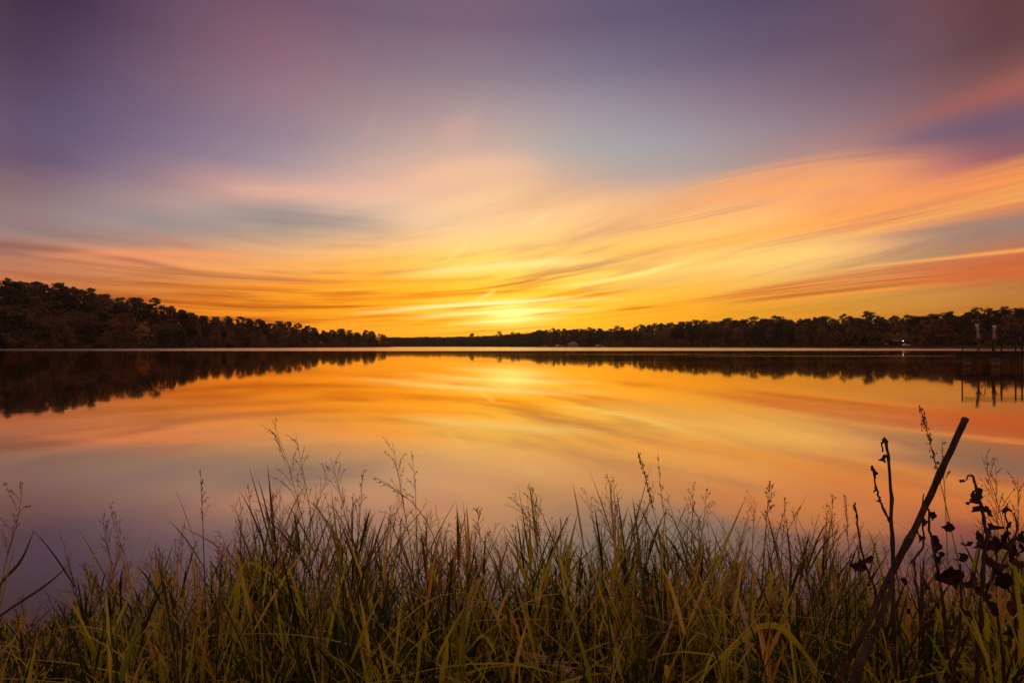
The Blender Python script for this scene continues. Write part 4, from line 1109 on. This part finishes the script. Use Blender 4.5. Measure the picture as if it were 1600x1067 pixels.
def leaf_mesh(seed, curl):
    """a withered leaf: toothed outline, crumpled and rolled inward"""
    rs = np.random.default_rng(seed); nx, ny = 7, 11; v = []
    for j in range(ny):
        q = j / (ny - 1); wd = .40 * math.sin(math.pi * min(q * .96 + .03, 1)) ** .7 * (1 + .22 * (j % 2)) * (1 - .25 * q)
        for i in range(nx):
            s = (i / (nx - 1) - .5) * 2
            a = s * curl * (1 + .3 * math.sin(q * 5 + seed)); R_ = wd / max(curl, .3)
            v.append((R_ * math.sin(a) + rs.normal() * .04, -q - .06 * math.sin(q * 9 + seed), -R_ * (math.cos(a) - 1) * 1.0 - .30 * q * q * math.sin(seed) + rs.normal() * .05 - .16 * abs(s) * math.sin(q * 8)))
    me = pymesh('leaf', v, [(j * nx + i, j * nx + i + 1, (j + 1) * nx + i + 1, (j + 1) * nx + i) for j in range(ny - 1) for i in range(nx - 1)], True)
    me.materials.append(M['deadleaf']); return me
LV = [leaf_mesh(s, c_) for s, c_ in ((1, 1.3), (2, .9), (3, 1.7), (4, 1.1), (5, 2.1), (6, .7))]
def weed(label, stems, leaves, Y, r=.0032):
    """stems: photo polylines, the first reaching the bank; leaves: (px, py, size px, angle)"""
    f = foot(stems[0][-1][0], Y); e = tag(empty('dead_weed', f), label, 'weed', 'dead weeds on the near bank')
    G = Geo()
    for k, st in enumerate(stems):
        P = [at(px, py, Y + (.0 if k == 0 else .004)) for px, py in st]
        if k == 0: P.append(f)
        c = curve3(P, 8 + 3 * len(P)) - np.array(f); c[1:-1] += rng.normal(size=(len(c) - 2, 3)) * .0009
        rk = r if k == 0 else r * .55
        rad = np.linspace(rk * .6, rk * 1.25, len(c)) * (1 + .35 * (rng.random(len(c)) > .86) + rng.normal(size=len(c)) * .05)
        Geo().tube(c, rad, 7).build('stem' if k == 0 else 'side_stem', M['deadstem'], e, True)
    for px, py, sz, ang in leaves:
        p = at(px, py, Y + rng.uniform(-.03, .02)) - f
        o = link('leaf', LV[int(rng.integers(6))], None, e); s = .82 * sz * Y / F
        o.scale = (s, s, s)
        o.rotation_euler = (R(90) + rng.normal() * .5, R(ang), rng.normal() * .7)
        d = o.rotation_euler.to_matrix() @ Vector((0, -.5 * s, 0))
        o.location = p - d
    return e
weed('upright dead weed with a hooked tip left of the leaning cane',
     [[(1382, 686), (1387, 712), (1391, 749), (1393, 814), (1395, 876), (1397, 999), (1400, 1066)], [(1380, 706), (1378, 693), (1382, 685), (1386, 692)], [(1364, 730), (1368, 757), (1377, 786), (1391, 816)]],
     [(1379, 714, 18, 20), (1363, 736, 20, -10), (1366, 764, 14, 30), (1373, 780, 14, -20)], 1.14, .0036)
weed('short thin dead weed with one big dark leaf, left of the upright hooked one',
     [[(1335, 788), (1341, 827), (1350, 876), (1364, 913), (1371, 960)], [(1338, 800), (1334, 790), (1337, 786)]], [(1340, 884, 34, 60), (1356, 874, 26, -50), (1338, 806, 10, 10)], 1.2, .0024)
weed('dead weed with drooping leaves just right of the leaning cane',
     [[(1450, 794), (1454, 835), (1466, 892), (1473, 937), (1479, 999), (1482, 1066)], [(1444, 771), (1441, 806), (1443, 850), (1424, 880)]],
     [(1457, 806, 24, -40), (1480, 824, 26, 50), (1462, 850, 34, 15), (1470, 872, 26, -20), (1444, 815, 14, 0), (1436, 838, 22, 25), (1484, 900, 44, 75), (1445, 915, 22, 10)], 1.12, .0032)
weed('large dead weed hung with black withered leaves at the right',
     [[(1522, 753), (1530, 777), (1538, 814), (1542, 843), (1536, 892), (1534, 950), (1526, 1060)], [(1510, 750), (1516, 742), (1523, 752)], [(1585, 800), (1588, 830), (1570, 870), (1540, 920)], [(1560, 840), (1556, 880), (1538, 930)]],
     [(1503, 751, 12, 80), (1515, 774, 32, -12), (1528, 772, 26, 18), (1535, 794, 34, 8), (1542, 826, 46, -60), (1530, 842, 36, 35), (1562, 842, 40, 30), (1579, 858, 36, 15), (1590, 834, 32, -25), (1548, 884, 44, -15),
      (1567, 908, 46, 25), (1512, 850, 22, 10), (1548, 850, 40, 70), (1586, 880, 30, -30), (1520, 905, 40, 50), (1535, 930, 34, -20)], 1.1, .0034)
weed('low broken dead weed between the drooping weed and the large black one',
     [[(1500, 880), (1502, 930), (1498, 1000), (1490, 1066)], [(1520, 960), (1508, 1000), (1494, 1040)]], [(1503, 872, 26, 20), (1512, 960, 24, -30)], 1.08, .0028)
weed('thin dark dead weed at the lower right corner',
     [[(1556, 940), (1562, 990), (1570, 1066)]], [(1552, 950, 28, -15), (1575, 985, 26, 40)], 1.05, .0030)

weed('thin twiggy dead weed tangled between the cane and the drooping weed',
     [[(1428, 872), (1432, 920), (1440, 980), (1446, 1066)], [(1414, 905), (1424, 930), (1437, 958)], [(1452, 930), (1446, 960), (1443, 1000)], [(1420, 950), (1432, 985), (1443, 1020)]], [(1428, 880, 16, 20), (1413, 908, 16, -30), (1453, 934, 18, 40), (1419, 955, 14, 10)], 1.16, .0022)
weed('thin twiggy dead weed at the right edge behind the black leaves',
     [[(1572, 790), (1576, 850), (1584, 930), (1590, 1066)], [(1594, 850), (1586, 880), (1581, 905)], [(1560, 880), (1570, 905), (1582, 930)], [(1598, 930), (1592, 960), (1587, 990)]], [(1571, 796, 18, -20), (1596, 855, 22, 30), (1558, 884, 20, -35), (1597, 936, 24, 15), (1580, 950, 26, -10), (1575, 820, 16, 40)], 1.18, .0024)
# stones at the water's edge behind the dead weeds
def rock(px, Y, s, lab):
    x = world_x(px, Y); me = bpy.data.meshes.new('rock'); bm = bmesh.new(); bmesh.ops.create_icosphere(bm, subdivisions=3, radius=1)
    o_ = rng.uniform(-9, 9, 3)
    for v in bm.verts:
        q = np.array(v.co); n = math.sin(q[0] * 2.3 + o_[0]) * .14 + math.sin(q[1] * 3.1 + o_[1]) * .12 + math.sin(q[2] * 4 + q[0] * 3 + o_[2]) * .09 + rng.normal() * .012
        v.co = v.co * (1 + n)
        v.co.z = max(min(v.co.z, .72), -.6)
    bm.to_mesh(me); bm.free(); me.materials.append(M['rock'])
    o = link('rock', me); o.scale = s; o.rotation_euler = (0, 0, rng.uniform(0, 6)); o.location = (x, Y, max(ground_h(x, Y), -.05) + s[2] * .3)
    tag(o, lab, 'rock', 'stones at the edge of the near bank')
rock(1440, 2.2, (.075, .07, .09), 'small grey stone behind the leaning cane at the water')
rock(1470, 2.15, (.10, .08, .075), 'wide low grey stone right of the one behind the cane')
rock(1412, 2.12, (.08, .06, .05), 'low stone half hidden in grass left of the leaning cane')
rock(1530, 2.2, (.13, .09, .085), 'large dim stone behind the black withered leaves')
